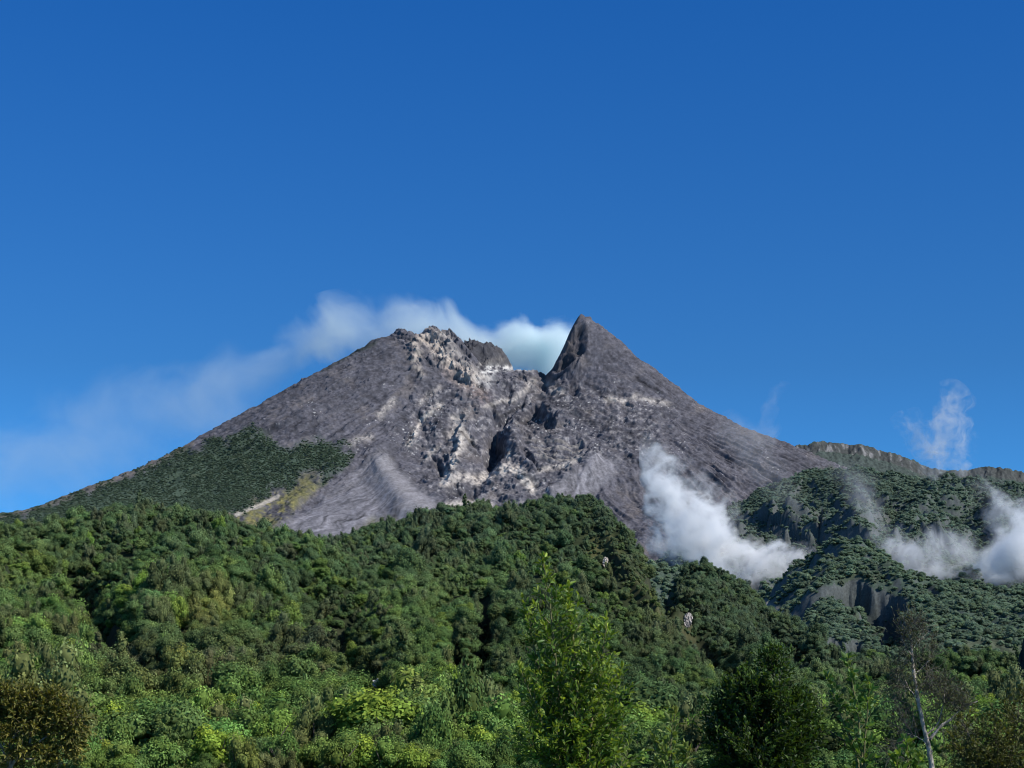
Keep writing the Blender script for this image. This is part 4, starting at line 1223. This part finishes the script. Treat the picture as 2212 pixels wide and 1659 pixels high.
def twiggy_tree(name, label, Y, base_u, trunk_px, limbs_px, sprays, seed, twig_c, leaf_c=None, leaf_n=0, bark=None, r0=.10, r1=.02, twig_r=.006, lean=(0, 0, 1), leaf=(.1, .03), tl=.55):
    """a visible trunk and limbs with a haze of fine twigs"""
    rng = np.random.default_rng(seed)
    bx = P(base_u, HORIZON, Y)[0]
    root = empty(name, (bx, Y, 0)); tag(root, label, 'tree')

    def w(u, v, dy=0):
        x, yy, zz = P(u, v, Y); return np.array([x - bx, dy, zz])
    wood = MB()
    line, L = resample([w(*p) for p in trunk_px] + [(0, 0, -.1)], 40)
    line[:-1] += np.cumsum(rng.normal(size=(39, 3)) * .006 * L / 5, axis=0)
    tube(wood, line, np.linspace(r1, r0, 40) * (1 + .08 * rng.normal(size=40)), 9)
    lim = [line]
    for lp in limbs_px:
        q, _ = resample([w(*p) for p in lp['pts']], 16)
        q += np.cumsum(rng.normal(size=q.shape) * .012, axis=0)
        tube(wood, q, np.linspace(lp.get('r', .05), .012, 16), 6); lim.append(q)
    allp = np.concatenate(lim)
    tw = MB(); lv = Leaves()
    for (u, v, ru, rv, n) in sprays:
        c = w(u, v); sx = ru * Y / F; sz = rv * Y / F
        for k in range(n):
            d = unit(1, rng)[0] * rng.uniform(.1, 1) ** .5
            tip = c + d * np.array([sx, (sx + sz) * .5, sz])
            cand = allp[np.argsort(((allp - tip) ** 2).sum(1))[rng.integers(0, 6)]]
            st = cand * .55 + tip * .45 if k % 5 else cand
            mid = (st + tip) / 2 + rng.normal(size=3) * .06 + np.array([0, 0, .04])
            col_ = np.array([*twig_c, 1.0]); col_[:3] *= rng.uniform(.6, 1.5)
            tube(tw, [st, mid, tip], [twig_r * (2.2 if k % 5 == 0 else 1), twig_r, twig_r * .5], 3, col=col_)
            for s in range(7):
                e = tip * rng.uniform(.6, 1.0) + mid * 0 if False else mid + (tip - mid) * rng.uniform(0, 1)
                dd = (tip - st) / (np.linalg.norm(tip - st) + 1e-9) + rng.normal(size=3) * .6 + np.array(lean) * .25
                e2 = e + dd / np.linalg.norm(dd) * tl * rng.uniform(.3, 1)
                tube(tw, [e, (e + e2) / 2 + rng.normal(size=3) * .02, e2], [twig_r * .7, twig_r * .55, twig_r * .3], 3, col=col_ * np.array([1, 1, 1, 1]))
                if leaf_c is not None:
                    for q in range(leaf_n):
                        lp_ = e + (e2 - e) * rng.uniform(.2, 1)
                        lc = np.array(leaf_c[rng.integers(len(leaf_c))]) * rng.uniform(.6, 1.4)
                        lv.add(lp_, dd + rng.normal(size=3) * .7, leaf[0] * rng.uniform(.6, 1.3), leaf[1] * rng.uniform(.7, 1.3), lc)
    wood.build('trunk', bark or M_PALEBARK, root, True)
    tw.build('twigs', M_TWIG, root)
    if leaf_c is not None: lv.build('crown', M_OLIVE, root, rng)
    return root


twiggy_tree('bare_tree', 'half bare tree with pale leaning trunk and brown feathery twigs', 60.0, 2022,
            [(1964, 1340), (1971, 1392), (1977, 1455), (1988, 1519), (1998, 1566), (2009, 1608), (2016, 1658)],
            [dict(pts=[(2009, 1597), (2030, 1575), (2052, 1556), (2075, 1538)], r=.055), dict(pts=[(2005, 1585), (2028, 1560), (2036, 1520), (2040, 1490)], r=.03),
             dict(pts=[(2030, 1575), (2065, 1545), (2110, 1520)], r=.025), dict(pts=[(1990, 1530), (1970, 1500), (1950, 1470)], r=.02), dict(pts=[(1977, 1455), (1995, 1440), (2012, 1432)], r=.015),
             dict(pts=[(1974, 1420), (1955, 1395), (1945, 1380)], r=.015), dict(pts=[(1972, 1400), (1990, 1380), (2000, 1370)], r=.015), dict(pts=[(2012, 1625), (1990, 1600), (1960, 1585)], r=.02)],
            [(1970, 1365, 34, 30, 34), (1962, 1420, 24, 30, 18), (2000, 1415, 22, 26, 14), (2020, 1480, 44, 36, 30), (2070, 1510, 40, 26, 28), (2045, 1540, 54, 30, 28), (1945, 1480, 28, 40, 24), (1955, 1560, 34, 40, 26), (1935, 1620, 30, 36, 18), (2060, 1590, 40, 30, 18)],
            31, (.12, .115, .10), leaf_c=[(.10, .105, .065), (.12, .115, .075), (.09, .11, .06)], leaf_n=2, r0=.11, r1=.03, twig_r=.009, leaf=(.16, .030), tl=.7)

twiggy_tree('spreading_tree', 'olive yellow tree with pale twisting branches in the lower left corner', 60.0, 30,
            [(40, 1560), (20, 1620), (20, 1680)],
            [dict(pts=[(20, 1660), (60, 1620), (110, 1590), (150, 1585)], r=.06), dict(pts=[(20, 1650), (-10, 1590), (-30, 1550)], r=.06), dict(pts=[(60, 1620), (70, 1570), (100, 1545)], r=.04),
             dict(pts=[(40, 1600), (50, 1560), (20, 1530)], r=.04), dict(pts=[(110, 1590), (140, 1560), (165, 1550)], r=.025), dict(pts=[(30, 1640), (90, 1640), (140, 1655)], r=.04), dict(pts=[(10, 1610), (0, 1560), (10, 1530)], r=.035)],
            [(20, 1520, 70, 36, 110), (90, 1525, 66, 36, 110), (140, 1560, 44, 34, 70), (-40, 1540, 60, 40, 60), (60, 1580, 80, 30, 60), (110, 1630, 60, 26, 34), (20, 1630, 60, 30, 34), (160, 1590, 26, 30, 24)],
            32, (.16, .14, .09), leaf_c=[(.17, .17, .045), (.24, .22, .05), (.11, .13, .035)], leaf_n=5, bark=M_PALEBARK, r0=.12, r1=.05, twig_r=.009, leaf=(.16, .06), tl=.5)

# ------------------------------------------------------------------ SMOKE AND CLOUDS
def curve_node(nt, pts, src):
    """an arbitrary curve s in 0..1 -> value in 0..1"""
    n = nt.nodes.new('ShaderNodeFloatCurve')
    c = n.mapping.curves[0]
    while len(c.points) > 2: c.points.remove(c.points[1])
    c.points[0].location = pts[0]; c.points[1].location = pts[-1]
    for p in pts[1:-1]: c.points.new(*p)
    for p in c.points: p.handle_type = 'AUTO_CLAMPED'
    n.mapping.use_clip = False
    n.mapping.update()
    nt.links.new(src, n.inputs['Value'])
    return n.outputs['Value']


def math_node(nt, op, a, b=None, c=None, clamp=False):
    n = nt.nodes.new('ShaderNodeMath'); n.operation = op; n.use_clamp = clamp
    for i, v in enumerate((a, b, c)):
        if v is None: continue
        if isinstance(v, (int, float)): n.inputs[i].default_value = v
        else: nt.links.new(v, n.inputs[i])
    return n.outputs[0]


def vapour(name, label, cat, Y, spine, density, color=(1, 1, 1), thick=1.0, nscale=5.0, edge=.55, detail=5, aniso=0.0, step=.10, warp=.35, contrast=1.6, stretch=1.0, bias=0.0, roughness=.6, emit=0.0, soft=1.0):
    """a drifting body of vapour: its spine, width and density follow curves along its own axis"""
    P3 = np.array([P(u, v, Y) for u, v, h, d in spine])
    hw = np.array([h * Y / F for u, v, h, d in spine]); dn = np.array([d for u, v, h, d in spine])
    A = P3[0]; B = P3[-1]
    ax = B - A; ax[1] = 0; L = np.linalg.norm(ax); ax /= L
    zx = np.array([-ax[2], 0, ax[0]])
    if zx[2] < 0: zx = -zx
    yx = np.cross(zx, ax)
    s = (P3 - A) @ ax / L; c = (P3 - A) @ zx
    o_ = np.argsort(s); s, c, hw, dn = s[o_], c[o_], hw[o_], dn[o_]
    cm = np.abs(c).max() + 1; hm = hw.max()
    # container mesh
    ss = np.linspace(0.0, 1.0, 40)
    m, nt, out = mat_new(name + '_vapour')
    tc = N(nt, 'ShaderNodeTexCoord'); sx = N(nt, 'ShaderNodeSeparateXYZ')
    nz = N(nt, 'ShaderNodeTexNoise'); nz.inputs['Scale'].default_value = nscale * .45 / hm; nz.inputs['Detail'].default_value = 2
    nt.links.new(tc.outputs['Object'], nz.inputs['Vector'])
    sub = N(nt, 'ShaderNodeVectorMath', operation='SUBTRACT'); sub.inputs[1].default_value = (.5, .5, .5)
    nt.links.new(nz.outputs['Color'], sub.inputs[0])
    scn = N(nt, 'ShaderNodeVectorMath', operation='SCALE'); scn.inputs['Scale'].default_value = hm * warp * 2
    nt.links.new(sub.outputs[0], scn.inputs[0])
    add = N(nt, 'ShaderNodeVectorMath', operation='ADD')
    nt.links.new(tc.outputs['Object'], add.inputs[0]); nt.links.new(scn.outputs[0], add.inputs[1])
    nt.links.new(add.outputs[0], sx.inputs[0])
    sv = math_node(nt, 'DIVIDE', sx.outputs['X'], L, clamp=True)
    cv_ = curve_node(nt, [(float(a), float(.5 + .5 * b / cm)) for a, b in zip(s, c)], sv)
    cc = math_node(nt, 'MULTIPLY_ADD', cv_, 2 * cm, -cm)
    hv = math_node(nt, 'MULTIPLY', curve_node(nt, [(float(a), float(b / hm)) for a, b in zip(s, hw)], sv), float(hm))
    dv = curve_node(nt, [(float(a), float(b)) for a, b in zip(s, dn)], sv)
    qz = math_node(nt, 'DIVIDE', math_node(nt, 'SUBTRACT', sx.outputs['Z'], cc), hv)
    qy = math_node(nt, 'DIVIDE', sx.outputs['Y'], math_node(nt, 'MULTIPLY', hv, thick))
    q2 = math_node(nt, 'ADD', math_node(nt, 'MULTIPLY', qz, qz), math_node(nt, 'MULTIPLY', qy, qy))
    # past the two ends the body closes
    xe = math_node(nt, 'DIVIDE', sx.outputs['X'], L)
    e0 = math_node(nt, 'DIVIDE', math_node(nt, 'MINIMUM', xe, math_node(nt, 'SUBTRACT', 1.0, xe)), .06, clamp=True)
    fall = math_node(nt, 'MULTIPLY', math_node(nt, 'SUBTRACT', 1.0, math_node(nt, 'SQRT', q2)), e0, clamp=True)
    mp = N(nt, 'ShaderNodeMapping'); mp.inputs['Scale'].default_value = (1 / stretch, 1, 1)
    nt.links.new(add.outputs[0], mp.inputs['Vector'])
    n2_ = N(nt, 'ShaderNodeTexNoise'); n2_.inputs['Scale'].default_value = nscale / hm; n2_.inputs['Detail'].default_value = detail; n2_.inputs['Roughness'].default_value = roughness
    nt.links.new(mp.outputs[0], n2_.inputs['Vector'])
    nn = math_node(nt, 'MULTIPLY', math_node(nt, 'SUBTRACT', n2_.outputs['Fac'], .5 - bias), contrast)
    sumv = math_node(nt, 'MULTIPLY_ADD', fall, 1.0 / edge, nn)
    sumv = math_node(nt, 'SUBTRACT', sumv, .25, clamp=True)
    g = math_node(nt, 'MULTIPLY', sumv, math_node(nt, 'MULTIPLY', fall, 3.0, clamp=True))
    g = math_node(nt, 'POWER', g, soft)
    dens = math_node(nt, 'MULTIPLY', math_node(nt, 'MULTIPLY', g, dv), density)
    pv = N(nt, 'ShaderNodeVolumePrincipled')
    pv.inputs['Color'].default_value = (*color, 1); pv.inputs['Anisotropy'].default_value = aniso
    nt.links.new(dens, pv.inputs['Density'])
    if emit:
        pv.inputs['Emission Color'].default_value = (*color, 1)
        nt.links.new(math_node(nt, 'MULTIPLY', dens, emit), pv.inputs['Emission Strength'])
    nt.links.new(pv.outputs[0], out.inputs['Volume'])
    try: m.volume_step_rate = step
    except Exception: pass
    try: m.cycles.volume_step_rate = step
    except Exception: pass
    th = np.linspace(0, 2 * np.pi, 18, endpoint=False)
    cz = np.interp(ss, s, c); hz = np.interp(ss, s, hw) * 1.06
    hz = hz * np.sqrt(np.clip(1 - np.abs(2 * ss - 1) ** 14, .02, 1))
    V = np.stack([np.repeat(ss * L, 18), np.tile(np.cos(th), 40) * np.repeat(hz, 18) * thick, np.repeat(cz, 18) + np.tile(np.sin(th), 40) * np.repeat(hz, 18)], 1)
    idx = np.arange(40 * 18).reshape(40, 18)
    q = np.stack([idx[:-1], np.roll(idx[:-1], -1, 1), np.roll(idx[1:], -1, 1), idx[1:]], -1).reshape(-1, 4)
    flat = np.concatenate([q.ravel(), idx[0][::-1], idx[-1]])
    tot = np.concatenate([np.full(len(q), 4), [18, 18]])
    me = new_mesh(name, V, flat, np.concatenate([[0], np.cumsum(tot)[:-1]]), tot)
    me.materials.append(m)
    o = bpy.data.objects.new(name, me); COL.objects.link(o)
    M = Matrix(((ax[0], yx[0], zx[0], A[0]), (ax[1], yx[1], zx[1], A[1]), (ax[2], yx[2], zx[2], A[2]), (0, 0, 0, 1)))
    o.matrix_world = M
    tag(o, label, cat)
    return o


vapour('smoke_plume', 'thin bluish white smoke drifting left from the volcano crater', 'smoke', 6380,
       [(1330, 760, 100, .5), (1260, 758, 124, .9), (1190, 764, 134, 1.0), (1110, 752, 122, .75), (1030, 735, 104, .40), (940, 720, 96, .26), (850, 716, 102, .22), (760, 720, 104, .21), (690, 742, 104, .15), (600, 795, 116, .075), (520, 825, 120, .065), (440, 855, 130, .05), (340, 900, 160, .034), (200, 950, 190, .028), (60, 1000, 210, .026), (-80, 1050, 220, .024)],
       .056, color=(.90, .985, 1.0), thick=1.0, nscale=2.2, contrast=2.0, warp=.55, edge=1.0, roughness=.62)
vapour('cloud', 'bright white cloud bank lying diagonally on the lower flank of the volcano', 'cloud', 3300,
       [(1385, 930, 20, .2), (1412, 1000, 56, .6), (1435, 1070, 100, 1.0), (1495, 1140, 124, 1.0), (1560, 1195, 112, .9), (1640, 1232, 100, .8), (1720, 1255, 90, .65), (1800, 1250, 80, .4), (1880, 1240, 60, .25)],
       .12, aniso=-.2, soft=1.6, thick=1.0, nscale=3.0, contrast=2.8, warp=.6, edge=1.0, roughness=.66)
vapour('cloud', 'large white cloud covering the forested slope at the right edge', 'cloud', 2900,
       [(1860, 1150, 30, .15), (1930, 1190, 60, .35), (2000, 1225, 90, .6), (2080, 1235, 104, .8), (2160, 1215, 120, 1.0), (2260, 1200, 140, 1.0), (2400, 1200, 150, .8)],
       .11, aniso=-.2, soft=1.6, thick=1.0, nscale=2.8, contrast=2.8, warp=.6, edge=1.0, roughness=.66)
vapour('cloud', 'soft white cloud puff rising above the right edge cloud bank', 'cloud', 3100,
       [(2100, 1010, 24, .2), (2140, 1060, 50, .5), (2180, 1110, 74, .8), (2205, 1170, 84, .8), (2215, 1230, 70, .6)],
       .06, aniso=-.2, soft=1.8, thick=1.0, nscale=2.6, contrast=2.8, warp=.6, edge=1.0, roughness=.66)
vapour('mist_wisp', 'branching white mist wisp standing above the right skyline ridge', 'mist', 4700,
       [(2046, 815, 30, .4), (2058, 860, 50, .7), (2060, 900, 70, .8), (2045, 945, 80, .9), (2035, 985, 74, .9), (2045, 1035, 50, .5)],
       .020, thick=.6, nscale=3.0, contrast=4.2, warp=1.0, edge=.9, stretch=1.6, soft=1.5, roughness=.6)
vapour('mist_wisp', 'curling mist tongue leaning left above the right skyline ridge', 'mist', 4750,
       [(1935, 890, 26, .5), (1965, 905, 40, .9), (1990, 945, 46, .9), (2015, 985, 50, .9), (2040, 1030, 40, .5)],
       .018, thick=.6, nscale=2.6, contrast=3.6, warp=.9, edge=.9, stretch=1.6, soft=1.5, roughness=.6)
vapour('mist_wisp', 'faint small mist wisp in the sky beside the right flank of the volcano', 'mist', 5200,
       [(1700, 820, 16, .4), (1672, 850, 26, .7), (1655, 890, 26, .5), (1660, 930, 44, .7), (1630, 970, 40, .3)],
       .006, thick=.8, nscale=2.0, contrast=3.0, warp=.8, edge=.7, stretch=2.0)
vapour('mist_wisp', 'narrow vertical mist streak in front of the green slope', 'mist', 3600,
       [(1800, 1000, 40, .25), (1850, 1040, 50, .6), (1878, 1090, 44, .9), (1890, 1140, 42, .8), (1920, 1190, 50, .5), (1960, 1230, 40, .3)],
       .011, thick=.8, nscale=2.2, contrast=2.8, warp=.6, edge=.6, stretch=1.5)
vapour('mist_wisp', 'pale veil of mist across the grey right flank of the volcano', 'mist', 4000,
       [(1560, 890, 40, .2), (1600, 940, 60, .6), (1640, 1000, 60, .5), (1690, 1050, 50, .35), (1740, 1090, 40, .2)],
       .0055, thick=.8, nscale=2.2, contrast=2.8, warp=.6, edge=.6, stretch=1.5)

# ------------------------------------------------------------------ LIGHT
SUN_EL, SUN_AZ = R(41), R(120)             # azimuth clockwise from the viewing direction
s_dir = Vector((math.sin(SUN_AZ) * math.cos(SUN_EL), math.cos(SUN_AZ) * math.cos(SUN_EL), math.sin(SUN_EL)))
sd = bpy.data.lights.new('sun', 'SUN'); sd.energy = 5.0; sd.angle = R(0.53); sd.color = (1.0, 0.95, 0.87)
so = bpy.data.objects.new('sun', sd); COL.objects.link(so)
so.rotation_euler = s_dir.to_track_quat('Z', 'Y').to_euler(); so.location = (0, 0, 3000)

SKY_TINT = [(0, (.26, .80, 1.34)), (.21, (.145, .64, 1.28)), (.40, (.10, .495, .98)), (1, (.18, .52, .85))]
w = bpy.data.worlds.new('World'); sc.world = w; w.use_nodes = True
nt = w.node_tree; nt.nodes.clear()
sky = N(nt, 'ShaderNodeTexSky', sky_type='NISHITA'); sky.sun_disc = False
sky.sun_elevation = SUN_EL; sky.sun_rotation = SUN_AZ; sky.altitude = 1200; sky.air_density = 1.0; sky.dust_density = 0.4; sky.ozone_density = 3.0
tcw = N(nt, 'ShaderNodeTexCoord'); sxw = N(nt, 'ShaderNodeSeparateXYZ'); nt.links.new(tcw.outputs['Generated'], sxw.inputs[0])
rp = N(nt, 'ShaderNodeValToRGB'); els = rp.color_ramp.elements
for pos, c_ in SKY_TINT:
    e_ = els[0] if pos == 0 else (els[1] if pos == 1 else els.new(pos)); e_.color = (*c_, 1)
nt.links.new(sxw.outputs['Z'], rp.inputs['Fac'])
gm = N(nt, 'ShaderNodeMix', data_type='RGBA', blend_type='MULTIPLY'); gm.inputs['Factor'].default_value = 1
nt.links.new(rp.outputs['Color'], gm.inputs['B'])
bg = N(nt, 'ShaderNodeBackground'); bg.inputs['Strength'].default_value = 0.13
wo = N(nt, 'ShaderNodeOutputWorld')
nt.links.new(sky.outputs[0], gm.inputs['A']); nt.links.new(gm.outputs['Result'], bg.inputs['Color']); nt.links.new(bg.outputs[0], wo.inputs['Surface'])

sc.view_settings.view_transform = 'Standard'; sc.view_settings.look = 'None'; sc.view_settings.exposure = 0
cy = sc.cycles
cy.use_denoising = True
cy.filter_width = 1.05
cy.max_bounces = 10; cy.diffuse_bounces = 2; cy.glossy_bounces = 1; cy.transmission_bounces = 2; cy.transparent_max_bounces = 8; cy.volume_bounces = 10
try:
    cy.volume_step_rate = 1.0; cy.volume_max_steps = 256
except Exception: pass
